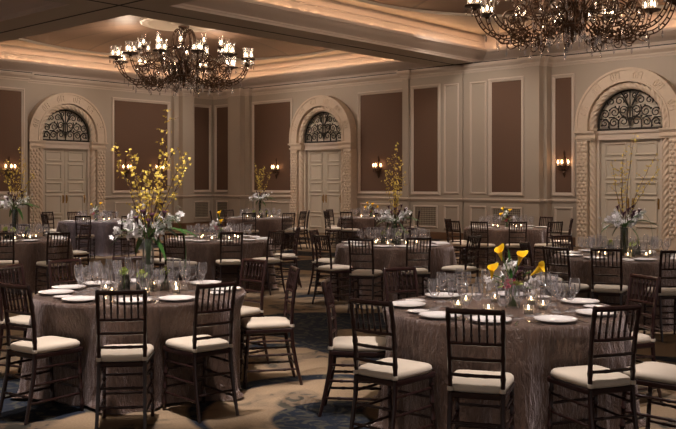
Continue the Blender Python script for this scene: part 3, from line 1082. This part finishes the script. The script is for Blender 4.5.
def tall_arrangement(loc, k, spec, label, group='tall flower centrepieces', vase='vase_dark', vh=.44, seed=1, vr=.045):
    """spec: list of branch tips (right, up, away) relative to vase top, times k"""
    rnd = random.Random(seed)
    root = empty('flower_arrangement', loc, 0, label, 'flower arrangement', group)
    cr_ = lambda l, up, aw=0: Vector((RX * l + FX * aw, RY * l + FY * aw, up))
    MB().lathe([(vr, 0), (vr * 1.02, .006), (vr, vh), (vr * .93, vh), (vr * .93, .012), (.002, .012)], 20).build('vase', M[vase], root)
    st = MB()
    for q in range(11):
        a = TAU * q / 11
        st.tube([(vr * .5 * cos(a), vr * .5 * sin(a), .012), (vr * .6 * cos(a + 2), vr * .6 * sin(a + 2), vh + .05)], .004, 5)
    st.build('stems', M['gstem'], root)
    T0 = Vector((0, 0, vh))
    for bi, (l, u, aw) in enumerate(spec):
        tip = T0 + cr_(l, u, aw) * k
        b0 = T0 + Vector((rnd.uniform(-.02, .02), rnd.uniform(-.02, .02), 0))
        mid = b0.lerp(tip, .5) + Vector((rnd.uniform(-.05, .05), rnd.uniform(-.05, .05), .03)) * k
        pts = [b0]
        for i in range(1, 13):
            t = i / 12
            p = b0 * (1 - t) ** 2 + mid * 2 * t * (1 - t) + tip * t * t
            pts.append(p + Vector((rnd.uniform(-1, 1), rnd.uniform(-1, 1), 0)) * .008 * k)
        mb = MB(); mb.tube(pts, [(.006 - .0045 * i / 12) * (.6 + .4 * k) for i in range(13)], 5)
        tw = []
        for i in range(4, 12):
            if rnd.random() < .6:
                e = pts[i] + Vector((rnd.uniform(-1, 1), rnd.uniform(-1, 1), rnd.uniform(.2, 1))) * .085 * k
                mb.tube([pts[i], e], [.0022, .001], 4); tw.append((pts[i], e))
        br = mb.build('branch', M['stem'], root)
        bl = MB()
        for i in range(3, 13):
            for _ in range(rnd.choice((3, 4, 5, 6)) if i < 12 else 4):
                p = pts[i] + Vector((rnd.gauss(0, 1), rnd.gauss(0, 1), rnd.gauss(0, 1))) * .018 * k
                posy_bloom(bl, p, rnd.uniform(.009, .017) * (.4 + .6 * k), 4, rnd=rnd)
        for a, e in tw:
            for _ in range(2): posy_bloom(bl, Vector(a).lerp(e, rnd.uniform(.4, 1)), rnd.uniform(.009, .016) * (.4 + .6 * k), 4, rnd=rnd)
        tag(bl.build('yellow_blossoms', M['yellow'], br, smooth=False), kind='stuff')
    # orchid sprays left and right
    for (l, u, aw, nb) in ((-.20, .14, -.06, 15), (-.12, .20, .03, 12), (-.27, .05, 0, 14), (-.14, .06, -.10, 12), (.22, .15, -.06, 14), (.15, .06, -.08, 10), (.29, .20, 0, 10)):
        tip = T0 + cr_(l, u, aw) * k
        mid = T0 + cr_(l * .5, u * .5 + .09, aw * .5) * k
        pts = [T0 * (1 - t) ** 2 + mid * 2 * t * (1 - t) + tip * t * t for t in [i / 8 for i in range(9)]]
        sp = MB().tube(pts, .003 * k, 5).build('orchid_spray', M['gstem'], root)
        for q in range(nb + 6):
            t = rnd.uniform(.35, 1.0); p = pts[min(8, int(t * 8))] + Vector((rnd.gauss(0, 1), rnd.gauss(0, 1), rnd.gauss(0, 1))) * .030 * k
            bloom(sp, 'orchid_bloom', p, rnd.uniform(.020, .032) * k, 'white', rnd)
    for (l, u, aw) in ((-.08, .20, -.02), (.0, .17, -.14), (.06, .14, -.14), (.10, .22, .0), (.04, .10, -.16), (-.05, .12, -.14), (.14, .16, -.1)):
        p = T0 + cr_(l, u, aw) * k
        s_ = MB().tube([T0, T0.lerp(p, .6) + Vector((0, 0, .02)), p], .004 * k, 5).build('calla_stem', M['gstem'], root)
        mb = MB(); calla_mesh(mb, p, cr_(l, .5, aw), .065 * k, .022 * k); mb.build('calla_bloom', M['plum'], s_)
    for (l, u, aw, w) in ((.40, .02, -.08, .045), (.33, .04, -.14, .04), (-.30, -.06, -.05, .03), (.16, -.16, -.1, .03), (-.12, -.12, .1, .03), (.2, .0, .2, .04)):
        mb = MB(); leaf_mesh(mb, T0, T0 + cr_(l, u, aw) * k, w * k, .07 * k); mb.build('leaf', M['leaf'], root)
    # one long looping grass
    pts = bez(tuple(T0), tuple(T0 + cr_(.1, .35, -.1) * k), tuple(T0 + cr_(.4, .2, -.1) * k), tuple(T0 + cr_(.3, -.3, -.1) * k), 12)
    MB().tube(pts, .002, 4).build('bear_grass', M['leaf'], root)
    return root


def low_arrangement(loc, k, label, seed, callas):
    rnd = random.Random(seed)
    root = empty('calla_bouquet', loc, 0, label, 'flower arrangement', 'low calla lily centrepieces')
    cr_ = lambda l, up, aw=0: Vector((RX * l + FX * aw, RY * l + FY * aw, up)) 
    vh = .135; vr = .05
    MB().lathe([(vr, 0), (vr * 1.02, .006), (vr, vh), (vr * .93, vh), (vr * .93, .012), (.002, .012)], 20).build('vase', M['vase'], root)
    st = MB()
    for q in range(12):
        a = TAU * q / 12
        st.tube([(vr * .5 * cos(a), vr * .5 * sin(a), .012), (vr * .7 * cos(a + 2), vr * .7 * sin(a + 2), vh + .02)], .005, 5)
    st.build('stems', M['gstem'], root)
    T0 = Vector((0, 0, vh))
    for (l, u, aw, dl) in callas:
        p = T0 + cr_(l, u, aw) * k
        s_ = MB().tube([T0, T0.lerp(p, .55) + Vector((0, 0, .02)), p], .004, 5).build('calla_stem', M['gstem'], root)
        mb = MB(); calla_mesh(mb, p - Vector((0, 0, .03)), cr_(dl, .8, -.45), .085 * k, .026 * k); mb.build('calla_bloom', M['calla'], s_)
    for (l, u, aw, nb, m) in ((.12, .03, -.02, 16, 'white'), (-.09, .12, 0, 11, 'white'), (.0, .14, .03, 10, 'white'), (.03, .09, -.05, 6, 'plum'), (-.03, .03, -.06, 7, 'pink'), (.15, .0, .05, 10, 'white'), (-.12, .05, .06, 8, 'white')):
        p = T0 + cr_(l, u, aw) * k
        s_ = MB().tube([T0, p], .003, 5).build('flower_stem', M['gstem'], root)
        for q in range(nb + 5):
            bloom(s_, 'small_bloom', p + Vector((rnd.gauss(0, 1), rnd.gauss(0, 1), rnd.gauss(0, 1))) * .02 * k, rnd.uniform(.017, .028) * k, m, rnd)
    for (l, u, aw, w) in ((-.05, .06, -.07, .028), (.05, .05, -.08, .025), (-.02, .24, .03, .014), (.05, .22, .02, .014), (-.1, .0, 0, .03), (.08, .02, .05, .03), (0, .05, -.1, .03)):
        mb = MB(); leaf_mesh(mb, T0, T0 + cr_(l, u, aw) * k, w * k, .01); mb.build('leaf', M['leaf'] if w < .02 else M['lime'], root)
    return root


def mk_orchid_vase():
    r = empty('orchid_vase')
    mb = MB()
    def sq(h, z): return [(h, h, z), (-h, h, z), (-h, -h, z), (h, -h, z)]
    mb.loops([sq(.034, 0), sq(.034, .13), sq(.030, .13), sq(.030, .01)]); mb.build('vase', M['vase_dark'], r, smooth=False)
    MB().tube([(0, 0, .01), (.004, 0, .08), (0, 0, .14)], .004, 6).build('stem', M['gstem'], r)
    rnd = random.Random(3); bl = MB()
    for (x, y, z, q) in ((0, 0, .165, .038), (.022, .012, .15, .03), (-.02, -.012, .15, .03), (.005, -.02, .175, .025)):
        posy_bloom(bl, (x, y, z), q, 5, rnd=rnd)
    bl.build('lime_bloom', M['lime'], r, smooth=False)
    return r


OVASE = Proto(mk_orchid_vase)

# table: key, column, distance, cloth, words
TABLES = {
    'A': (142, 7.05, 'cloth', 'front left table'),
    'B': (501, 6.13, 'cloth', 'front right table'),
    'C': (394.5, 12.5, 'cloth', 'middle table'),
    'D': (219.5, 13.6, 'cloth', 'table behind the front left table'),
    'E': (624, 10.5, 'cloth', 'table at the right edge'),
    'F': (507, 17.2, 'cloth', 'table beyond the front right table'),
    'G': (371, 22.3, 'cloth', 'table right of the middle door'),
    'H': (260, 22.0, 'cloth', 'table left of the middle door'),
    'I': (96, 20.2, 'cloth2', 'table by the left door'),
    'J': (15, 13.6, 'cloth', 'table at the left edge'),
}
TLAB = {
    'A': 'large round table at the front left in a crinkled taupe cloth, under tall orchids',
    'B': 'large round table at the front right in a crinkled taupe cloth, with yellow callas',
    'C': 'round taupe table in the middle of the room, under a tall thin flower arrangement',
    'D': 'round taupe table just behind the front left table, with one yellow calla bunch',
    'E': 'round dark taupe table at the right edge, before the right arched door',
    'F': 'round taupe table near the wall vents, beyond the front right table',
    'G': 'far round taupe table right of the middle arched door',
    'H': 'far round taupe table left of the middle arched door, under a small tall bouquet',
    'I': 'far round table in lilac grey cloth in front of the left arched door',
    'J': 'round taupe table cut off by the left edge, under yellow branches',
}
for i, (k, (px, D, cl, nm)) in enumerate(TABLES.items()):
    x, y = floor_xy(px, D)
    T[k] = (x, y)
    t = empty('round_table', (x, y, 0), 0, TLAB[k], 'table', 'round banquet tables')
    TOB = globals().setdefault('TOBJ', {}); TOB[k] = (t, i, cl)
    MB().lathe([(.002, TH - .035), (TR - .02, TH - .035), (TR - .012, TH - .02), (TR - .02, TH - .006), (.002, TH - .006)], 48).build('tabletop', M['base'], t)

# chairs: table, column of the top rail, image height of the top rail, extra turn, label.  D = distance of the back
CH = [
    ('B', 475, 310, 0, 'front right table: dark chair seen from behind, nearest the camera in the middle'),
    ('B', 617.5, 306.5, 0, 'front right table: dark chair seen from behind, right one of its two nearest chairs'),
    ('B', 370, 300.5, 6, 'front right table: dark chair on the near left, its seat turned to the table'),
    ('B', 341, 281, 0, 'front right table: dark chair on the far left, behind the near left chair'),
    ('B', 407.5, 269.3, 0, 'front right table: reddish chair back rising behind the left glasses'),
    ('B', 515, 267.5, 0, 'front right table: chair hidden behind the yellow calla lilies'),
    ('B', 628.5, 277, 0, 'front right table: dark chair back beyond the right plates, before the right edge table'),
    ('B', 704, 303, 0, 'front right table: chair at the right edge, only its seat and legs in view'),
    ('A', 121, 291, 0, 'front left table: dark chair seen squarely from behind, middle of the near side'),
    ('A', 217, 284, 4, 'front left table: dark chair seen from behind, right of the square-on chair'),
    ('A', 282, 268, 6, 'front left table: chair on the right side standing alone against the carpet'),
    ('A', 246.5, 260.5, 0, 'front left table: dark chair back at the far right of the table'),
    ('A', 19, 284.5, -4, 'front left table: left edge chair with its white seat and legs fully in view'),
    ('A', 10, 266, -5, 'front left table: left edge chair behind the other, cut by the photo edge'),
    ('A', 78, 262, 0, 'front left table: reddish chair back behind the left plates'),
    ('A', 130, 257, 0, 'front left table: chair facing the camera behind the tall vase'),
    ('C', 360.5, 239, 0, 'middle table: chair seen from behind, left one of the two near chairs'),
    ('C', 419, 238, 0, 'middle table: chair seen from behind, right one of the two near chairs'),
    ('C', 321, 235.5, 0, 'middle table: nearer one of the two chairs on the left side'),
    ('C', 318.5, 230.5, 0, 'middle table: farther one of the two chairs on the left side'),
    ('C', 475, 236, 4, 'middle table: chair on the right side with a long pale seat edge'),
    ('C', 377, 228.5, 0, 'middle table: dark chair back behind the glasses, left of the tall vase'),
    ('C', 405, 228.5, 0, 'middle table: dark chair back behind the glasses, right of the tall vase'),
    ('D', 231, 232, 0, 'chair seen from behind at the table behind the front left one, below the yellow calla'),
    ('D', 173.5, 233.5, 0, 'chair right of the tall vase, at the table behind the front left one'),
    ('D', 153, 231, 0, 'chair half hidden by the tall orchids, at the table behind the front left one'),
    ('D', 271.5, 230.5, 0, 'nearer chair on the right side of the table behind the front left one'),
    ('D', 281, 227.5, 0, 'farther chair on the right side of the table behind the front left one'),
    ('E', 606, 249, 0, 'right edge table: dark chair seen from behind, left of the two near chairs'),
    ('E', 676, 251, 0, 'right edge table: dark chair cut off by the right edge of the photo'),
    ('E', 555, 247.5, 0, 'right edge table: lattice chair back on the near left, above the front right glasses'),
    ('E', 533, 242, 0, 'right edge table: dark chair set apart left of the lattice chair back'),
    ('E', 572, 236.5, 0, 'right edge table: chair facing the camera at its far left'),
    ('F', 479, 221.8, 0, 'vent table: chair seen from behind, left of its two near chairs'),
    ('F', 518, 222, 0, 'vent table: chair seen from behind, right of its two near chairs'),
    ('F', 462, 219, 0, 'vent table: lattice chair on the left beside the side-on chair'),
    ('F', 452.5, 221, 0, 'vent table: leftmost chair, seen nearly side-on'),
    ('F', 534, 217.5, 0, 'vent table: chair facing the camera at its far right'),
    ('F', 555.5, 221.8, 0, 'vent table: nearer chair on the right, pale seat reaching left'),
    ('F', 563, 219, 0, 'vent table: farther chair on the right, seen side-on before the carved column'),
    ('G', 327.5, 211, 0, 'right of the middle door: leftmost chair of the far table, seen side-on'),
    ('G', 336, 209.8, 0, 'right of the middle door: chair against the white door leaf'),
    ('G', 346, 212, 0, 'right of the middle door: chair with pale seat at the table corner, third from left'),
    ('G', 381.5, 213, 0, 'right of the middle door: chair seen from behind just left of the tall vase'),
    ('G', 407, 211.5, 0, 'right of the middle door: left one of two chairs beside the wall vent'),
    ('G', 414, 210.5, 0, 'right of the middle door: right one of two chairs beside the wall vent'),
    ('H', 249, 213, 0, 'left of the middle door: chair seen from behind, below the small tall bouquet'),
    ('H', 218.5, 211, 0, 'left of the middle door: leftmost chair, behind the yellow calla'),
    ('H', 235.5, 210, 0, 'left of the middle door: far chair facing the camera, with a pale seat'),
    ('H', 289, 213, 0, 'left of the middle door: nearest of the three chairs on the right'),
    ('H', 297.5, 210.8, 0, 'left of the middle door: middle one of the three chairs on the right'),
    ('H', 303.5, 211.5, 0, 'left of the middle door: rightmost chair, beside the white door'),
    ('I', 83, 216, 0, 'lilac table: chair seen from behind at its near left'),
    ('I', 54, 214.3, 0, 'lilac table: lattice chair on the left side'),
    ('I', 47.5, 212, 0, 'lilac table: leftmost chair, dark against the door'),
    ('I', 75, 212, 0, 'lilac table: far chair facing the camera, before the left door'),
    ('I', 106, 212, 0, 'lilac table: far chair right of the small vase'),
    ('I', 129, 216, 0, 'lilac table: chair on the right behind the white orchids'),
    ('J', 2, 233, 0, 'left edge table: chair cut off by the photo edge'),
    ('J', 59, 233, 0, 'left edge table: chair with lattice back at its near right'),
    ('J', 71, 225.8, 0, 'left edge table: reddish chair back behind the near right chair'),
    ('J', 20, 224.5, 0, 'left edge table: brown chair back facing the camera behind the vase'),
]
chair0 = make_chair()
for ch_ in list(COL.objects):
    q_ = ch_
    while q_.parent: q_ = q_.parent
    if q_ == chair0 and ch_.type == 'MESH': ch_.data.transform(Matrix.Diagonal((.89, 1, 1, 1)))
index_children()
ANG = {k: [] for k in T}
placed = []; RAD = {}
for i, (tk, px, yt, turn, lab) in enumerate(CH):
    D = FPX * (EYE - .925) / (yt - HZP)
    bx, by = floor_xy(px, D)
    cx, cy = T[tk]
    d = Vector((cx - bx, cy - by)); dist = d.length; d.normalize()
    a = atan2(d.y, d.x) - pi / 2 + radians(turn)
    f = Vector((-sin(a), cos(a)))
    # the top rail is .24 behind the seat centre; keep the front legs out of the cloth's straight part
    o = chair0 if i == 0 else copy_tree(chair0)
    px_, py_ = bx + f.x * .24, by + f.y * .24
    rc = Vector((px_ - cx, py_ - cy))
    if rc.length < .99: rc *= .99 / rc.length; px_, py_ = cx + rc.x, cy + rc.y
    o.location = (px_, py_, 0); o.rotation_euler = (0, 0, a)
    tag(o, lab, 'chair', 'dark chiavari chairs around the round tables')
    placed.append((px_, py_))
    ANG[tk].append(atan2(py_ - cy, px_ - cx))
    RAD.setdefault(tk, []).append((atan2(py_ - cy, px_ - cx), hypot(px_ - cx, py_ - cy)))

for k, (t, i, cl) in TOBJ.items():
    cloth_mesh(40 + i, RAD.get(k, [])).build('tablecloth', M[cl], t, angle=60)

# every table laid: places at the chairs and, where none is in view, evenly between
WORD = {k: v[3] for k, v in TABLES.items()}
far = set('FGHI')
for k, (cx, cy) in T.items():
    angs = sorted(a % TAU for a in ANG[k])
    full = []
    for a in angs:
        if all(min(abs(a - b) % TAU, TAU - abs(a - b) % TAU) > .44 for b in full): full.append(a)
    for q in range(8):
        c = TAU * q / 8 + .2
        if all(min(abs(c - a), TAU - abs(c - a)) > .5 for a in full): full.append(c)
    w = WORD[k]; z = TH + .001
    rnd = random.Random(ord(k))
    for a in full:
        u = Vector((cos(a), sin(a))); s = Vector((-sin(a), cos(a)))
        def at(r, t): return (cx + u.x * r + s.x * t, cy + u.y * r + s.y * t, z)
        PLATE.put(at(.655, 0), 0, 'white dinner plate laid on the ' + w, 'plate', 'dinner plates on the ' + w)
        rz = a + pi / 2
        near = any(b != a and (a - b) % TAU < .76 for b in full)
        if k in 'AB' and not near:
            BREAD.put(at(.60, -.235), 0, 'small white bread plate beside a dinner plate on the ' + w, 'plate', 'bread plates on the ' + w)
        if k in 'AB':
            KNIFE.put(at(.665, .165), rz, 'steel table knife right of a plate on the ' + w, 'knife', 'table knives on the ' + w)
            FORK.put(at(.665, -.160), rz, 'steel table fork left of a plate on the ' + w, 'fork', 'table forks on the ' + w)
        if k in 'CDEJ' and not near:
            p = at(.655, -.19)
            NAPKIN.put((p[0], p[1], z), rz, 'folded white napkin left of a plate on the ' + w, 'napkin', 'folded napkins on the ' + w)
        j = lambda: rnd.uniform(-.003, .003)
        GOB.put(at(.46 + j(), .06 + j()), 0, 'clear water goblet behind a plate on the ' + w, 'glass', 'water goblets on the ' + w)
        WINE.put(at(.47 + j(), .16 + j()), 0, 'clear wine glass behind a plate on the ' + w, 'glass', 'wine glasses on the ' + w)
        FLUTE.put(at(.35 + j(), .085 + j()), 0, 'slender champagne flute behind a plate on the ' + w, 'glass', 'champagne flutes on the ' + w)
        if k not in far:
            WINE.put(at(.40 + j(), -.02 + j()), 0, 'clear wine glass behind a plate on the ' + w, 'glass', 'wine glasses on the ' + w)
    nv = 7 if k not in far else 5
    for q in range(nv):
        a = TAU * q / nv + ord(k)
        r = .285 + .03 * (q % 2)
        VOTIVE.put((cx + r * cos(a), cy + r * sin(a), z), 0, 'lit votive candle in a small glass on the ' + w, 'candle', 'votive candles on the ' + w)
    if k in 'ACEHJ':
        for q in range(3):
            l = (-.15, .04, .17)[q]; aw = (.03, -.17, .06)[q]
            OVASE.put((cx + RX * l + FX * aw, cy + RY * l + FY * aw, z), .4 * q, 'small square vase with a lime orchid on the ' + w, 'vase', 'lime orchid vases on the ' + w)

ZT = TH + .001
tall_arrangement((T['A'][0] + RX * .05, T['A'][1] + RY * .05, ZT), 1.0, [(-.25, .74, -.05), (-.17, .70, .1), (-.10, .66, -.1), (.15, 1.03, 0), (.10, .62, .1), (.20, .72, -.05), (.28, .70, .08), (.33, .62, -.1), (.04, .55, -.15), (-.04, .5, .12), (.13, .48, -.12)],
    'tall centrepiece of yellow branches, white orchids and plum callas on the front left table', seed=2, vh=.42, vase='vase')
tall_arrangement((*T['C'], ZT), .92, [(-.10, .98, 0), (.0, 1.02, .05), (.04, 1.22, 0), (.10, 1.0, -.05), (-.13, .8, .05), (.15, .75, 0), (.05, .7, .1), (-.02, .6, -.1)],
    'tall narrow centrepiece of yellow branches with plum callas on the middle table', seed=5, vh=.30)
tall_arrangement((*T['E'], ZT), .95, [(-.15, .85, 0), (.02, .8, .1), (.14, 1.18, 0), (.38, .9, -.05), (.45, .72, .05), (-.02, .95, -.05)],
    'tall centrepiece of thin sparse branches on the right edge table', seed=8, vh=.34)
tall_arrangement((*T['H'], ZT), .95, [(-.12, .95, 0), (.0, .8, .05), (.12, .9, -.05), (.28, .75, .0), (-.05, .65, .05)],
    'small distant tall bouquet of yellow branches left of the middle door', seed=12, vh=.42, vr=.03)
tall_arrangement((*T['J'], ZT), 1.0, [(-.10, .75, 0), (.06, .95, .1), (.18, .70, -.1), (.30, .55, 0), (.0, .62, .05), (-.2, .6, 0)],
    'tall centrepiece of yellow branches cut off by the left edge of the photo', seed=15, vh=.46)
CAL = [(-.07, .20, -.02, -.25), (.03, .17, -.02, .15), (-.14, .09, -.05, .0), (.10, .11, -.05, .9), (.02, .16, .08, .2)]
low_arrangement((T['B'][0] + RX * .08, T['B'][1] + RY * .08, ZT), 1.12, 'low glass vase of yellow calla lilies and white blossoms on the front right table', 21, CAL[:4])
low_arrangement((*T['D'], ZT), 1.0, 'low yellow calla bunch on the table behind the front left one', 22, [(.0, .24, 0, 0), (.02, .12, -.05, .2)])
low_arrangement((*T['F'], ZT), 1.0, 'low yellow and white bunch on the table near the wall vents', 23, CAL[:3])
low_arrangement((*T['G'], ZT), 1.0, 'low yellow calla bunch on the table right of the middle door', 24, CAL)
low_arrangement((*T['I'], ZT), 1.0, 'low bunch of two yellow callas on the lilac table', 25, [(-.06, .22, 0, -.4), (.08, .24, 0, .5)])


# ------------------------------------------------------------------ light: recessed ceiling spots of the room, chandelier glow
def spot(loc, target, power, size=50, col=(1, .80, .60), r=.08, blend=.6):
    l = bpy.data.lights.new('ceiling_spot', 'SPOT'); l.energy = power; l.color = col
    l.spot_size = radians(size); l.spot_blend = blend; l.shadow_soft_size = r
    o = bpy.data.objects.new('ceiling_spot', l); COL.objects.link(o)
    o.location = loc
    o.rotation_euler = (Vector(target) - Vector(loc)).to_track_quat('-Z', 'Y').to_euler()


for k, (cx, cy) in T.items():
    p = {'A': 760, 'B': 600, 'C': 420, 'D': 420, 'E': 330, 'F': 450, 'G': 420, 'H': 420, 'I': 700, 'J': 420}[k]
    # pin spots in the coffer above each table, a little beyond it
    spot((cx + 1.0, cy - 1.0, 4.9), (cx, cy, .85), p * 1.35, 42, (1, .87, .80))
# general wide downlights
for (x, y) in ((-20, 13), (-20, 18), (-8, 13), (-8, 18), (-13, 4), (-6, 4), (-4, 9)):
    spot((x, y, 5.5), (x, y, 0), 260, 120, (1, .82, .66), .25, 1)
# wall washers in the coffers, a little to the left of each door
for (tx, ty, lx, ly) in ((-19.42, WY, -20.4, 16.6), (-9.11, WY, -10.0, 16.6), (-13.6, WY, -12.3, 17.2), (-5, WY, -5.5, 17), (WX, 15.05, -20.8, 14.2), (WX, 18.5, -21.4, 18.8)):
    spot((lx, ly, 5.6), (tx, ty, 2.6), 300 if ty == WY else 170, 78, (1, .84, .70), .3, 1)
# glow of the chandelier bulbs
for (x, y) in ((-19.92, 15.75), (-7.95, 15.75)):
    for k in range(4):
        a = TAU * k / 4 + .4
        l = bpy.data.lights.new('chandelier_glow', 'POINT'); l.energy = 62; l.color = (1, .76, .56); l.shadow_soft_size = .25
        o = bpy.data.objects.new('chandelier_glow', l); COL.objects.link(o)
        o.location = (x + 1.88 * cos(a), y + 1.88 * sin(a), 5.55)

w = bpy.data.worlds.new('World'); SC.world = w; w.use_nodes = True
w.node_tree.nodes['Background'].inputs[0].default_value = (1, .87, .80, 1)
w.node_tree.nodes['Background'].inputs[1].default_value = .33

# ------------------------------------------------------------------ camera
cam = bpy.data.cameras.new('camera'); co = bpy.data.objects.new('camera', cam); COL.objects.link(co)
co.location = (0, 0, EYE); co.rotation_euler = (radians(90), 0, atan2(-FX, FY))
cam.sensor_width = 36; cam.sensor_fit = 'HORIZONTAL'; cam.lens = 36 * FPX / 676
cam.shift_y = -(214.5 - HZP) / 676
cam.clip_end = 200
SC.camera = co

SC.view_settings.view_transform = 'Standard'; SC.view_settings.look = 'None'
SC.view_settings.exposure = 0; SC.view_settings.gamma = 1
SC.view_settings.use_curve_mapping = False
SC.cycles.use_denoising = True
SC.cycles.denoiser = 'OPENIMAGEDENOISE'
SC.cycles.denoising_input_passes = 'RGB_ALBEDO_NORMAL'
SC.cycles.denoising_prefilter = 'ACCURATE'
SC.cycles.use_light_tree = True
SC.cycles.use_adaptive_sampling = False
SC.cycles.max_bounces = 6; SC.cycles.diffuse_bounces = 3; SC.cycles.glossy_bounces = 3
SC.cycles.transparent_max_bounces = 24; SC.cycles.transmission_bounces = 4
SC.cycles.sample_clamp_indirect = 4; SC.cycles.sample_clamp_direct = 0
SC.cycles.caustics_reflective = False; SC.cycles.caustics_refractive = False
